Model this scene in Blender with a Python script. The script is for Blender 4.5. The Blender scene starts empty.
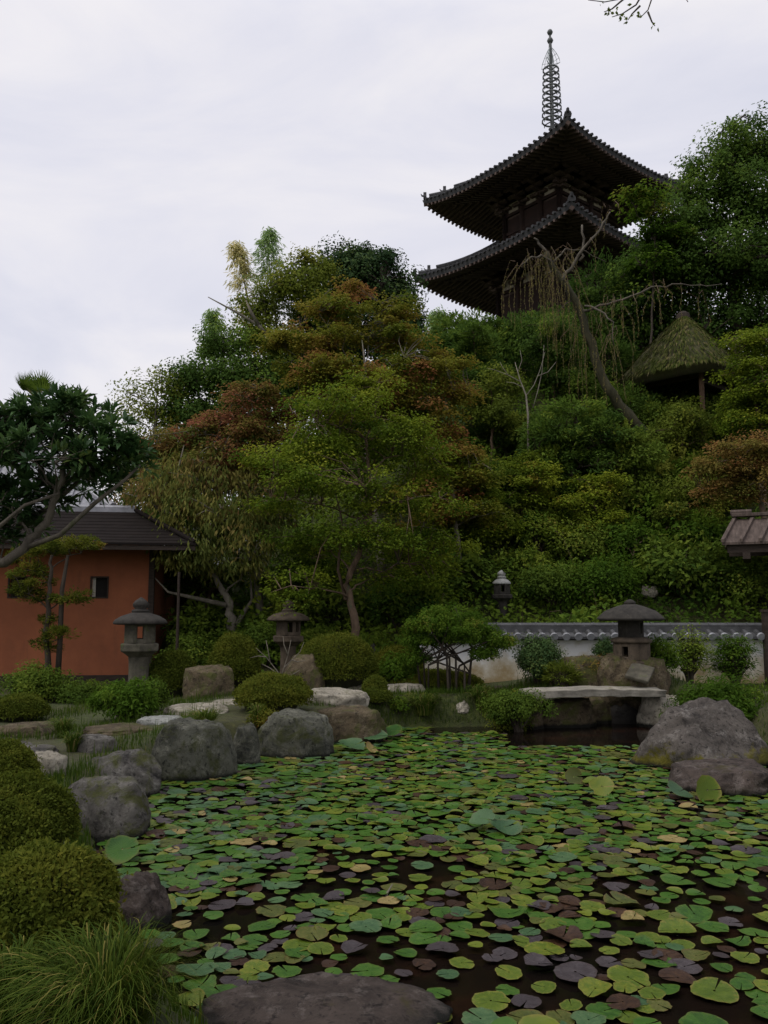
import bpy, bmesh, math, random
import numpy as np
from mathutils import Vector, Matrix, noise as mnoise

R = math.radians
rng = np.random.default_rng(11)
random.seed(5)
scene = bpy.context.scene
COL = scene.collection

# ---------------------------------------------------------------- camera model
TILT = R(6.7); FPX = 830.0; EYE = np.array([0.0, 0.0, 2.0])
CT, ST = math.cos(TILT), math.sin(TILT)

def ray(px, py):
    u = (512.0 - py) / FPX
    return np.array([(px - 384.0) / FPX, CT - u * ST, ST + u * CT])
def at(px, py, Y):
    r = ray(px, py); return EYE + r * (Y / r[1])
def on(px, py, z):
    r = ray(px, py); return EYE + r * ((z - EYE[2]) / r[2])
def ppm(Y):            # pixels per metre at depth Y (approx.)
    return FPX / Y

# ---------------------------------------------------------------- terrain
def smooth(t):
    t = np.clip(t, 0, 1); return t * t * (3 - 2 * t)

_pp = [(172, 1000), (138, 945), (108, 892), (92, 850), (98, 815), (150, 785), (190, 768), (240, 758), (290, 752),
       (335, 744), (372, 735), (400, 729), (450, 727), (500, 726), (545, 726), (590, 723), (640, 722), (655, 726),
       (668, 724), (720, 732), (775, 748)]
POND = [tuple(on(a, b, 0.0)[:2]) for a, b in _pp] + [(8.0, 10.5), (8.8, 6.0), (8.0, 3.6), (4.0, 3.3), (1.0, 3.45), (-0.4, 3.55)]
POND = np.array(POND)

def pond_sd(x, y):     # signed distance, negative inside the pond
    x = np.asarray(x, float); y = np.asarray(y, float)
    d = np.full(x.shape, 1e9); ins = np.zeros(x.shape, bool)
    n = len(POND)
    for i in range(n):
        ax, ay = POND[i]; bx, by = POND[(i + 1) % n]
        ex, ey = bx - ax, by - ay
        t = np.clip(((x - ax) * ex + (y - ay) * ey) / (ex * ex + ey * ey), 0, 1)
        d = np.minimum(d, np.hypot(x - ax - t * ex, y - ay - t * ey))
        c = ((ay > y) != (by > y)) & (x < (bx - ax) * (y - ay) / (by - ay + 1e-12) + ax)
        ins ^= c
    return np.where(ins, -d, d)

def bumps(x, y, s, seed=0):
    r = np.random.default_rng(seed); o = 0
    for k in range(5):
        a = r.uniform(0, 6.28); f = s * r.uniform(.6, 1.8); p = r.uniform(0, 6.28)
        o = o + np.sin((x * math.cos(a) + y * math.sin(a)) * f + p)
    return o / 5

def gz(x, y):
    x = np.asarray(x, float); y = np.asarray(y, float)
    d = pond_sd(x, y)
    base = .30 + .22 * smooth((y - 7) / 8) * smooth((x + 5.2) / 2.6)
    base = base + .06 * bumps(x, y, 1.6, 3) * smooth((d - .3) / 1.0)
    fx = .16 + .84 * smooth((x + 8.5) / 10.5)
    hill = 10.3 * smooth((y - 16.7) / 13.2) * fx + .25 * bumps(x, y, .9, 9) * smooth((y - 17.5) / 3)
    hill = hill * (1 - .6 * smooth((y - 48) / 40))
    base = base + hill
    mound = .45 * np.exp(-((x - 4.45) ** 2 / 1.2 + (y - 15.9) ** 2 / .5)) + .25 * np.exp(-((x - 3.6) ** 2 / 1.0 + (y - 16.4) ** 2 / .35))
    base = base + mound * smooth(d / .5)
    land = base * smooth((d + .05) / .40)
    return np.where(d > -.05, np.maximum(land, -.12), -.12 - .55 * smooth((-d - .05) / .5))

def g1(x, y): return float(gz(np.array([x]), np.array([y]))[0])

def ground_hit(px, py, y0=3.0, y1=40.0):
    ys = np.arange(y0, y1, .04); r = ray(px, py)
    P = EYE[None, :] + r[None, :] * (ys / r[1])[:, None]
    h = gz(P[:, 0], P[:, 1]); k = np.nonzero(P[:, 2] <= h)[0]
    i = k[0] if len(k) else len(ys) - 1
    return np.array([P[i, 0], P[i, 1], h[i]])

# ---------------------------------------------------------------- object helpers
def tag(o, label=None, cat=None, group=None, kind=None):
    if label: o['label'] = label
    if cat: o['category'] = cat
    if group: o['group'] = group
    if kind: o['kind'] = kind
    return o
def thing(name, label, cat, loc=(0, 0, 0), rotz=0, group=None):
    o = bpy.data.objects.new(name, None); COL.objects.link(o)
    o.location = loc; o.rotation_euler = (0, 0, rotz); o.empty_display_size = .2
    return tag(o, label, cat, group)

class Geo:
    def __init__(s): s.v = []; s.f = []; s.t = []
    def add(s, V, F, tone=.5):
        o = len(s.v); s.v += [tuple(map(float, p)) for p in V]
        s.f += [tuple(i + o for i in f) for f in F]; s.t += [tone] * len(F)
    def box(s, x0, x1, y0, y1, z0, z1, tone=.5, M=None):
        V = [(x, y, z) for x in (x0, x1) for y in (y0, y1) for z in (z0, z1)]
        if M is not None: V = [tuple(M @ Vector(p)) for p in V]
        s.add(V, [(0, 1, 3, 2), (4, 6, 7, 5), (0, 4, 5, 1), (2, 3, 7, 6), (0, 2, 6, 4), (1, 5, 7, 3)], tone)
    def hexa(s, V, tone=.5):   # eight corners, same order as box
        s.add(V, [(0, 1, 3, 2), (4, 6, 7, 5), (0, 4, 5, 1), (2, 3, 7, 6), (0, 2, 6, 4), (1, 5, 7, 3)], tone)
    def tube(s, pts, rad, n=6, tone=.5, cap=True):
        pts = [Vector(p) for p in pts]
        if not hasattr(rad, '__len__'): rad = [rad] * len(pts)
        up = Vector((0.13, 0.31, 1)).normalized(); V = []; F = []
        for i, p in enumerate(pts):
            d = (pts[min(i + 1, len(pts) - 1)] - pts[max(i - 1, 0)])
            if d.length < 1e-9: d = Vector((0, 0, 1))
            d.normalize()
            a = d.cross(up)
            if a.length < 1e-3: a = d.cross(Vector((1, 0, 0)))
            a.normalize(); b = d.cross(a)
            for k in range(n):
                t = 2 * math.pi * k / n
                V.append(p + (a * math.cos(t) + b * math.sin(t)) * rad[i])
        for i in range(len(pts) - 1):
            for k in range(n):
                k2 = (k + 1) % n
                F.append((i * n + k, i * n + k2, (i + 1) * n + k2, (i + 1) * n + k))
        if cap:
            F.append(tuple(range(n))[::-1]); F.append(tuple((len(pts) - 1) * n + k for k in range(n)))
        s.add(V, F, tone)
    def lathe(s, prof, n=16, c=(0, 0, 0), tone=.5, sx=1, sy=1, ph=0, rmod=None, cap=True):
        V = []; F = []
        for r, z in prof:
            for k in range(n):
                t = 2 * math.pi * k / n + ph; m = rmod(t) if rmod else 1
                V.append((c[0] + r * sx * m * math.cos(t), c[1] + r * sy * m * math.sin(t), c[2] + z))
        for i in range(len(prof) - 1):
            for k in range(n):
                k2 = (k + 1) % n
                F.append((i * n + k, i * n + k2, (i + 1) * n + k2, (i + 1) * n + k))
        if cap: F.append(tuple(range(n))[::-1]); F.append(tuple((len(prof) - 1) * n + k for k in range(n)))
        s.add(V, F, tone)
    def build(s, name, mat, parent=None, loc=None, smooth_=False, bevel=0, rot=None, attr=False):
        me = bpy.data.meshes.new(name); me.from_pydata(s.v, [], s.f); me.update()
        if attr:
            a = me.attributes.new('tone', 'FLOAT', 'FACE'); a.data.foreach_set('value', np.array(s.t, np.float32))
        if smooth_: me.polygons.foreach_set('use_smooth', [True] * len(me.polygons))
        return link(name, me, mat, parent, loc, bevel, rot)

def link(name, me, mat, parent=None, loc=None, bevel=0, rot=None):
    if mat is not None: me.materials.append(mat)
    o = bpy.data.objects.new(name, me); COL.objects.link(o)
    if parent is not None: o.parent = parent
    if loc is not None: o.location = loc
    if rot is not None: o.rotation_euler = rot
    if bevel:
        m = o.modifiers.new('bevel', 'BEVEL'); m.width = bevel; m.segments = 2; m.limit_method = 'ANGLE'
    return o

def np_mesh(name, V, F, mat, parent=None, tone=None, loc=None, smooth_=False):
    """V (n,3), F (m,k) index array of equal-size faces"""
    me = bpy.data.meshes.new(name); V = np.ascontiguousarray(V, np.float32); F = np.ascontiguousarray(F, np.int32)
    m, k = F.shape
    me.vertices.add(len(V)); me.vertices.foreach_set('co', V.ravel())
    me.loops.add(m * k); me.loops.foreach_set('vertex_index', F.ravel())
    me.polygons.add(m); me.polygons.foreach_set('loop_start', np.arange(0, m * k, k, dtype=np.int32))
    try: me.polygons.foreach_set('loop_total', np.full(m, k, np.int32))
    except Exception: pass
    if smooth_: me.polygons.foreach_set('use_smooth', np.ones(m, bool))
    if tone is not None:
        a = me.attributes.new('tone', 'FLOAT', 'FACE'); a.data.foreach_set('value', np.ascontiguousarray(tone, np.float32))
    me.update(calc_edges=True)
    return link(name, me, mat, parent, loc)

def nrm(a): return a / (np.linalg.norm(a, axis=1, keepdims=True) + 1e-9)
def rdir(n):
    return nrm(rng.normal(size=(n, 3)))

def leaf_arrays(P, A, N, L, W, fold=.15, droop=.12):
    A = nrm(A); B = nrm(np.cross(N, A)); N = np.cross(A, B)
    L = np.broadcast_to(np.asarray(L, float), (len(P),))[:, None]; W = np.broadcast_to(np.asarray(W, float), (len(P),))[:, None]
    m = P + A * L * .45
    V = np.stack([P, m + B * W * .5 + N * W * fold, P + A * L - N * L * droop, m - B * W * .5 + N * W * fold], 1).reshape(-1, 3)
    F = np.arange(len(P) * 4).reshape(-1, 4)
    return V, F

class Leaves:
    def __init__(s): s.V = []; s.T = []
    def add(s, P, A, N, L, W, tone, fold=.15, droop=.12):
        if len(P) == 0: return
        V, _ = leaf_arrays(P, A, N, L, W, fold, droop); s.V.append(V); s.T.append(np.broadcast_to(tone, (len(P),)))
    def build(s, name, mat, parent=None, origin=(0, 0, 0)):
        V = np.concatenate(s.V) - np.asarray(origin)[None, :]; T = np.clip(np.concatenate(s.T), 0, 1)
        return np_mesh(name, V, np.arange(len(V)).reshape(-1, 4), mat, parent, T)

# ---------------------------------------------------------------- materials
def new_mat(name):
    m = bpy.data.materials.new(name); m.use_nodes = True
    nt = m.node_tree; b = nt.nodes['Principled BSDF']
    return m, nt, b
def ramp(nt, stops, src=None):
    r = nt.nodes.new('ShaderNodeValToRGB'); e = r.color_ramp.elements
    while len(e) < len(stops): e.new(.5)
    for k, (p, c) in enumerate(stops):
        e[k].position = p; e[k].color = (*c, 1)
    if src is not None: nt.links.new(src, r.inputs[0])
    return r
def noise_n(nt, scale, detail=6, rough=.6, vec=None, dist=0):
    n = nt.nodes.new('ShaderNodeTexNoise'); n.inputs['Scale'].default_value = scale
    n.inputs['Detail'].default_value = detail; n.inputs['Roughness'].default_value = rough; n.inputs['Distortion'].default_value = dist
    if vec is not None: nt.links.new(vec, n.inputs['Vector'])
    return n
def coords(nt, kind='Object', scale=None):
    tc = nt.nodes.new('ShaderNodeTexCoord'); o = tc.outputs[kind]
    if scale:
        mp = nt.nodes.new('ShaderNodeMapping'); mp.inputs['Scale'].default_value = scale
        nt.links.new(o, mp.inputs[0]); o = mp.outputs[0]
    return o
def bump(nt, b, src, strength=.4, dist=.02, prev=None):
    n = nt.nodes.new('ShaderNodeBump'); n.inputs['Strength'].default_value = strength; n.inputs['Distance'].default_value = dist
    nt.links.new(src, n.inputs['Height'])
    if prev is not None: nt.links.new(prev.outputs[0], n.inputs['Normal'])
    nt.links.new(n.outputs[0], b.inputs['Normal']); return n
def mixc(nt, fac, a, b_, mode='MIX'):
    m = nt.nodes.new('ShaderNodeMix'); m.data_type = 'RGBA'; m.blend_type = mode
    if hasattr(fac, 'links'): nt.links.new(fac, m.inputs[0])
    else: m.inputs[0].default_value = fac
    for s, k in ((a, 6), (b_, 7)):
        if hasattr(s, 'links'): nt.links.new(s, m.inputs[k])
        else: m.inputs[k].default_value = (*s, 1)
    return m.outputs[2]

def leaf_mat(name, stops, rough=.7, transl=.42, spec=.05, gain=2.0):
    m, nt, b = new_mat(name)
    at_ = nt.nodes.new('ShaderNodeAttribute'); at_.attribute_name = 'tone'
    stops = [(p, tuple(min(1, x * gain) for x in c)) for p, c in stops]
    r = ramp(nt, stops, at_.outputs['Fac'])
    nt.links.new(r.outputs[0], b.inputs['Base Color'])
    b.inputs['Roughness'].default_value = rough; b.inputs['Specular IOR Level'].default_value = spec
    tr = nt.nodes.new('ShaderNodeBsdfTranslucent'); nt.links.new(r.outputs[0], tr.inputs[0])
    mx = nt.nodes.new('ShaderNodeMixShader'); mx.inputs[0].default_value = transl
    nt.links.new(b.outputs[0], mx.inputs[1]); nt.links.new(tr.outputs[0], mx.inputs[2])
    nt.links.new(mx.outputs[0], nt.nodes['Material Output'].inputs[0])
    return m

def rough_mat(name, c1, c2, scale=6, bscale=30, bstr=.4, bdist=.02, rough=.85, spots=None, spot_scale=9, spot_lo=.58, vec=None, spec=.3, c3=None):
    m, nt, b = new_mat(name); co = coords(nt, 'Object', vec)
    n = noise_n(nt, scale, 8, .65, co)
    st = [(.3, c1), (.68, c2)] if c3 is None else [(.28, c1), (.52, c2), (.72, c3)]
    c = ramp(nt, st, n.outputs[0]).outputs[0]
    for i, (sc, ss, lo) in enumerate(spots or []):
        n2 = noise_n(nt, ss, 7, .7, co, .4); r2 = ramp(nt, [(lo, (0, 0, 0)), (lo + .07, (1, 1, 1))], n2.outputs[0])
        c = mixc(nt, r2.outputs[0], c, sc)
    nt.links.new(c, b.inputs['Base Color'])
    b.inputs['Roughness'].default_value = rough; b.inputs['Specular IOR Level'].default_value = spec
    n3 = noise_n(nt, bscale, 8, .7, co)
    bump(nt, b, n3.outputs[0], bstr, bdist)
    return m

def stone_mat(name, dark, mid, lichen, moss, moss_lo=.55, moss_foot=0):
    """weathered stone: mottled body, crusty lichen, dark pits, moss patches (moss_foot: moss that grows up from the foot)"""
    m, nt, b = new_mat(name); oi = nt.nodes.new('ShaderNodeObjectInfo'); tc = nt.nodes.new('ShaderNodeTexCoord')
    ad = nt.nodes.new('ShaderNodeVectorMath'); ad.operation = 'MULTIPLY_ADD'; cb = nt.nodes.new('ShaderNodeCombineXYZ')
    for k in range(3): nt.links.new(oi.outputs['Random'], cb.inputs[k])
    nt.links.new(cb.outputs[0], ad.inputs[0]); ad.inputs[1].default_value = (31, 17, 23); nt.links.new(tc.outputs['Object'], ad.inputs[2]); co = ad.outputs[0]
    n1 = noise_n(nt, 3.2, 12, .72, co, .6); c = ramp(nt, [(.34, dark), (.5, mid), (.68, tuple(x * 1.5 for x in mid))], n1.outputs[0]).outputs[0]
    n2 = noise_n(nt, 5, 12, .8, co, .3); c = mixc(nt, ramp(nt, [(.52, (0, 0, 0)), (.68, (.75, .75, .75))], n2.outputs[0]).outputs[0], c, lichen)
    n3 = noise_n(nt, 19, 8, .7, co, .3); c = mixc(nt, ramp(nt, [(.36, (.85, .85, .85)), (.46, (0, 0, 0))], n3.outputs[0]).outputs[0], c, tuple(x * .5 for x in dark))
    n4 = noise_n(nt, 2.6, 10, .75, co, .5); f = n4.outputs[0]
    if moss_foot:
        sx = nt.nodes.new('ShaderNodeSeparateXYZ'); nt.links.new(tc.outputs['Object'], sx.inputs[0]); mr = nt.nodes.new('ShaderNodeMapRange')
        mr.inputs[1].default_value = .02; mr.inputs[2].default_value = moss_foot; mr.inputs[3].default_value = .16; mr.inputs[4].default_value = -.16; nt.links.new(sx.outputs[2], mr.inputs[0])
        a2 = nt.nodes.new('ShaderNodeMath'); nt.links.new(f, a2.inputs[0]); nt.links.new(mr.outputs[0], a2.inputs[1]); f = a2.outputs[0]
    n5 = noise_n(nt, 24, 6, .7, co); mc = mixc(nt, n5.outputs[0], tuple(x * .55 for x in moss), tuple(x * 1.4 for x in moss))
    mf = ramp(nt, [(moss_lo, (0, 0, 0)), (moss_lo + .09, (.92, .92, .92))], f).outputs[0]; c = mixc(nt, mf, c, mc)
    # wet band where the stone meets the water
    ge = nt.nodes.new('ShaderNodeNewGeometry'); sz = nt.nodes.new('ShaderNodeSeparateXYZ'); nt.links.new(ge.outputs['Position'], sz.inputs[0])
    wv = nt.nodes.new('ShaderNodeMath'); wv.operation = 'MULTIPLY_ADD'; nt.links.new(n3.outputs[0], wv.inputs[0]); wv.inputs[1].default_value = -.10; nt.links.new(sz.outputs[2], wv.inputs[2])
    wf = nt.nodes.new('ShaderNodeMapRange'); wf.inputs[1].default_value = -.01; wf.inputs[2].default_value = .035; wf.inputs[3].default_value = 1; wf.inputs[4].default_value = 0; nt.links.new(wv.outputs[0], wf.inputs[0])
    c = mixc(nt, wf.outputs[0], c, (.010, .010, .007))
    nt.links.new(c, b.inputs['Base Color']); b.inputs['Roughness'].default_value = .85; b.inputs['Specular IOR Level'].default_value = .22
    b1 = bump(nt, b, n1.outputs[0], .9, .10); n6 = noise_n(nt, 26, 12, .8, co); bump(nt, b, n6.outputs[0], .8, .03, b1)
    return m
M = {}
# stone: grey with pale lichen, dark and moss patches
M['stone_grey'] = stone_mat('stone_grey', (0.0252, 0.0230, 0.0202), (0.1080, 0.0994, 0.0864), (.30, .285, .25), (.07, .075, .02), .52)
M['stone_green'] = stone_mat('stone_green', (0.0216, 0.0230, 0.0180), (0.0900, 0.0900, 0.0684), (.29, .28, .22), (.055, .06, .02), .52)
M['stone_purple'] = stone_mat('stone_purple', (0.020, 0.0145, 0.0115), (0.066, 0.050, 0.041), (.24, .205, .18), (.06, .05, .02), .58)
M['stone_pale'] = stone_mat('stone_pale', (.10, .088, .06), (.29, .262, .205), (.44, .41, .34), (.10, .10, .03), .56)
M['stone_blue'] = stone_mat('stone_blue', (.13, .135, .12), (.26, .265, .24), (.36, .36, .33), (.1, .1, .05), .6)
M['stone_brown'] = stone_mat('stone_brown', (0.0252, 0.0180, 0.0101), (0.0900, 0.0684, 0.0396), (.24, .2, .13), (.07, .075, .018), .5)
M['stone_mossy'] = stone_mat('stone_mossy', (0.0230, 0.0194, 0.0166), (0.0936, 0.0806, 0.0684), (.31, .285, .255), (.12, .105, .008), .50, .40)
M['lantern_stone'] = rough_mat('lantern_stone', (0.0324, 0.0302, 0.0216), (0.1080, 0.0972, 0.0706), 7, 40, .5, .012, .9, [((.075, .09, .03), 6, .58), ((.05, .045, .04), 9, .6)])
M['lantern_brown'] = rough_mat('lantern_brown', (0.0324, 0.0245, 0.0166), (0.1044, 0.0792, 0.0540), 7, 40, .5, .012, .9, [((.05, .04, .03), 8, .58)])
M['lantern_cap'] = rough_mat('lantern_cap', (0.013, 0.0115, 0.0095), (0.042, 0.037, 0.030), 9, 40, .5, .012, .9, [((.09, .08, .065), 14, .64)])
M['stone_shade'] = rough_mat('stone_shade', (.008, .007, .006), (.024, .02, .016), 5, 20, .8, .04, .7)  # near-black colour paints the shade of the opening under the bridge
M['lantern_pale'] = rough_mat('lantern_pale', (.19, .19, .175), (.32, .32, .30), 9, 40, .3, .01, .9)
M['bark_dark'] = rough_mat('bark_dark', (.02, .015, .011), (.07, .055, .04), 9, 25, .8, .02, .9, vec=(1, 1, .25))
M['bark_brown'] = rough_mat('bark_brown', (.06, .04, .025), (.17, .115, .075), 9, 25, .7, .02, .9, [((.08, .085, .05), 4, .57)], vec=(1, 1, .3))
M['bark_grey'] = rough_mat('bark_grey', (.075, .064, .048), (.20, .175, .135), 8, 25, .6, .02, .9, [((.1, .11, .05), 5, .56)], vec=(1, 1, .35))
M['bark_pale'] = rough_mat('bark_pale', (.12, .105, .08), (.28, .25, .20), 8, 25, .4, .01, .9, vec=(1, 1, .35))
M['bark_mossy'] = rough_mat('bark_mossy', (.018, .018, .008), (.055, .05, .024), 6, 20, .8, .03, .9, [((.11, .105, .075), 7, .62)], vec=(1, 1, .4))
M['bamboo_culm'] = rough_mat('bamboo_culm', (.12, .13, .05), (.22, .21, .09), 3, 12, .1, .01, .5)
# foliage
M['maple_green'] = leaf_mat('maple_green', [(0, (.021, .042, .004)), (.35, (.054, .080, .007)), (.7, (.096, .118, .010)), (.9, (.13, .138, .014)), (1, (.15, .12, .018))], gain=2.0)
M['maple_red'] = leaf_mat('maple_red', [(0, (.04, .055, .01)), (.3, (.075, .07, .013)), (.6, (.10, .055, .02)), (.85, (.12, .045, .025)), (1, (.14, .055, .03))])
M['maple_orange'] = leaf_mat('maple_orange', [(0, (.035, .055, .007)), (.35, (.075, .085, .010)), (.65, (.11, .092, .013)), (.85, (.125, .075, .02)), (1, (.14, .06, .025))])
M['sedge'] = leaf_mat('sedge', [(0, (.028, .055, .006)), (.5, (.058, .09, .010)), (.8, (.105, .13, .018)), (1, (.22, .19, .05))], .6, .3, gain=.9)
M['cherry_leaf'] = leaf_mat('cherry_leaf', [(0, (.05, .07, .015)), (.35, (.10, .125, .03)), (.6, (.16, .155, .035)), (.85, (.2, .14, .05)), (1, (.17, .095, .04))], gain=1.25)
M['dark_leaf'] = leaf_mat('dark_leaf', [(0, (.010, .024, .008)), (.5, (.024, .046, .014)), (.85, (.045, .07, .02)), (1, (.08, .10, .025))], .6, .2, gain=1.7)
M['cypress_leaf'] = leaf_mat('cypress_leaf', [(0, (.015, .032, .006)), (.5, (.035, .062, .011)), (.85, (.065, .10, .013)), (1, (.10, .125, .018))], .7, .42, gain=2.2)
M['olive_leaf'] = leaf_mat('olive_leaf', [(0, (.035, .05, .008)), (.5, (.065, .085, .011)), (.85, (.095, .11, .014)), (1, (.12, .12, .018))])
M['shrub_leaf'] = leaf_mat('shrub_leaf', [(0, (.020, .039, .006)), (.5, (.050, .077, .010)), (.85, (.09, .115, .015)), (1, (.13, .14, .022))], gain=2.0)
M['bright_leaf'] = leaf_mat('bright_leaf', [(0, (.03, .065, .006)), (.5, (.065, .125, .012)), (.85, (.12, .18, .018)), (1, (.17, .18, .028))], gain=1.0)
M['azalea_leaf'] = leaf_mat('azalea_leaf', [(0, (.020, .032, .004)), (.45, (.050, .064, .008)), (.8, (.092, .094, .012)), (.95, (.125, .095, .016)), (1, (.15, .075, .02))], gain=1.65)
M['rust_leaf'] = leaf_mat('rust_leaf', [(0, (.04, .05, .01)), (.4, (.085, .07, .015)), (.75, (.12, .07, .022)), (1, (.15, .07, .026))])
M['glossy_leaf'] = leaf_mat('glossy_leaf', [(0, (.010, .024, .008)), (.5, (.024, .05, .015)), (.85, (.05, .085, .025)), (1, (.10, .13, .04))], .4, .22, .25, gain=2.1)
M['straw_leaf'] = leaf_mat('straw_leaf', [(0, (.12, .13, .04)), (.4, (.25, .23, .09)), (1, (.42, .36, .19))])
M['bamboo_leaf'] = leaf_mat('bamboo_leaf', [(0, (.05, .09, .025)), (.5, (.10, .16, .05)), (1, (.2, .26, .10))])
M['weeping_leaf'] = leaf_mat('weeping_leaf', [(0, (.055, .055, .016)), (.5, (.11, .10, .03)), (1, (.17, .12, .05))])
M['ivy'] = leaf_mat('ivy', [(0, (.014, .034, .005)), (.4, (.038, .066, .008)), (.7, (.07, .10, .011)), (.88, (.11, .125, .016)), (1, (.12, .10, .022))], gain=2.1)
M['grass'] = leaf_mat('grass', [(0, (.03, .06, .008)), (.5, (.065, .11, .014)), (.85, (.13, .16, .022)), (1, (.24, .2, .07))], .6, .3, gain=.85)
# ---------------------------------------------------------------- world, sun, camera
w = bpy.data.worlds.new('World'); scene.world = w; w.use_nodes = True
nt = w.node_tree; bg = nt.nodes['Background']
SUN_EL, SUN_AZ = R(55), R(-118)       # azimuth measured from +Y, towards +X
sky = nt.nodes.new('ShaderNodeTexSky'); sky.sky_type = 'NISHITA'; sky.sun_disc = False
sky.sun_elevation = SUN_EL; sky.sun_rotation = SUN_AZ; sky.air_density = 1.5; sky.dust_density = 3
co = coords(nt, 'Generated', (1.0, 1.0, 3.0))
n1 = noise_n(nt, 2.1, 9, .55, co, .7)
cl = ramp(nt, [(.30, (7.2, 7.3, 8.4)), (.47, (8.1, 8.05, 8.9)), (.64, (9.2, 8.95, 9.3))], n1.outputs[0])
# overcast sky: brighter towards the zenith than near the horizon
sx = nt.nodes.new('ShaderNodeSeparateXYZ'); nt.links.new(coords(nt, 'Generated'), sx.inputs[0])
zr = nt.nodes.new('ShaderNodeMapRange'); zr.interpolation_type = 'SMOOTHSTEP'
for k_, v_ in ((1, .58), (2, 1.0), (3, 1.0), (4, 1.9)): zr.inputs[k_].default_value = v_
nt.links.new(sx.outputs[2], zr.inputs[0])
cloud = mixc(nt, .93, sky.outputs[0], cl.outputs[0])
vm = nt.nodes.new('ShaderNodeVectorMath'); vm.operation = 'SCALE'; nt.links.new(cloud, vm.inputs[0]); nt.links.new(zr.outputs[0], vm.inputs['Scale'])
nt.links.new(vm.outputs[0], bg.inputs[0]); bg.inputs[1].default_value = .1
sl = bpy.data.lights.new('sun', 'SUN'); sl.energy = 1.3; sl.angle = R(30); sl.color = (1, .96, .9)
so = bpy.data.objects.new('sun', sl); COL.objects.link(so)
sd = Vector((math.sin(SUN_AZ) * math.cos(SUN_EL), math.cos(SUN_AZ) * math.cos(SUN_EL), math.sin(SUN_EL)))
so.rotation_euler = sd.to_track_quat('Z', 'Y').to_euler(); so.location = (0, 0, 60)
cam = bpy.data.cameras.new('camera'); cam.sensor_fit = 'VERTICAL'; cam.sensor_height = 36; cam.sensor_width = 27
cam.lens = 36 * FPX / 1024; cam.clip_end = 3000; cam.clip_start = .05
co_ = bpy.data.objects.new('camera', cam); COL.objects.link(co_)
co_.location = EYE; co_.rotation_euler = (math.pi / 2 + TILT, 0, 0); scene.camera = co_
scene.view_settings.view_transform = 'Standard'; scene.view_settings.look = 'None'
scene.view_settings.exposure = 0; scene.view_settings.gamma = 1
scene.render.engine = 'CYCLES'; scene.cycles.use_denoising = True
scene.cycles.max_bounces = 6; scene.cycles.diffuse_bounces = 3; scene.cycles.transmission_bounces = 3; scene.cycles.glossy_bounces = 3

# ---------------------------------------------------------------- ground sheet
m, nt, b = new_mat('ground'); co = coords(nt, 'Object')
n1 = noise_n(nt, .9, 8, .65, co); n2 = noise_n(nt, 9, 12, .8, co)
c = ramp(nt, [(.34, (.045, .03, .014)), (.46, (.05, .045, .013)), (.54, (.035, .055, .007)), (.75, (.075, .09, .010))], n1.outputs[0]).outputs[0]
c = mixc(nt, .6, c, ramp(nt, [(.36, (.018, .016, .007)), (.52, (.045, .055, .009)), (.68, (.12, .125, .022))], n2.outputs[0]).outputs[0])
nt.links.new(c, b.inputs['Base Color']); b.inputs['Roughness'].default_value = .95
n3 = noise_n(nt, 40, 8, .75, co); bump(nt, b, n3.outputs[0], .9, .04)
M['ground'] = m
def axis(segs):
    o = []
    for a, b_, n in segs: o += list(np.linspace(a, b_, n, endpoint=False))
    o.append(segs[-1][1]); return np.array(o)
xs = axis([(-900, -60, 10), (-60, -14, 16), (-14, -8, 14), (-8, 9, 130), (9, 16, 18), (16, 60, 16), (60, 900, 10)])
ys = axis([(-900, -40, 9), (-40, 0, 10), (0, 20, 150), (20, 36, 40), (36, 70, 22), (70, 200, 12), (200, 1200, 10)])
X, Y = np.meshgrid(xs, ys); Z = gz(X.ravel(), Y.ravel())
V = np.stack([X.ravel(), Y.ravel(), Z], 1); nx = len(xs); ny = len(ys)
i = np.arange((nx - 1) * (ny - 1)); r_, c_ = i // (nx - 1), i % (nx - 1); k0 = r_ * nx + c_
tag(np_mesh('ground', V, np.stack([k0, k0 + 1, k0 + nx + 1, k0 + nx], 1), M['ground'], smooth_=True), 'mossy brown garden soil rising to a wooded hillside', 'ground', kind='structure')

# ---------------------------------------------------------------- pond water
m, nt, b = new_mat('pond_water'); co = coords(nt, 'Object')
n1 = noise_n(nt, 1.3, 6, .6, co)
nt.links.new(ramp(nt, [(.35, (.004, .0035, .003)), (.55, (.008, .005, .0035)), (.75, (.022, .009, .005))], n1.outputs[0]).outputs[0], b.inputs['Base Color'])
b.inputs['Roughness'].default_value = .06; b.inputs['IOR'].default_value = 1.33; b.inputs['Specular IOR Level'].default_value = .26
n2 = noise_n(nt, 3.5, 3, .5, co); bump(nt, b, n2.outputs[0], .05, .02)
g = Geo(); g.add([(-7, 2.2, 0), (10.5, 2.2, 0), (10.5, 18, 0), (-7, 18, 0)], [(0, 1, 2, 3)])
tag(g.build('pond_water', m), 'dark still pond water between the lily pads', 'pond', kind='structure')
M['pond_water'] = m

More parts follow.
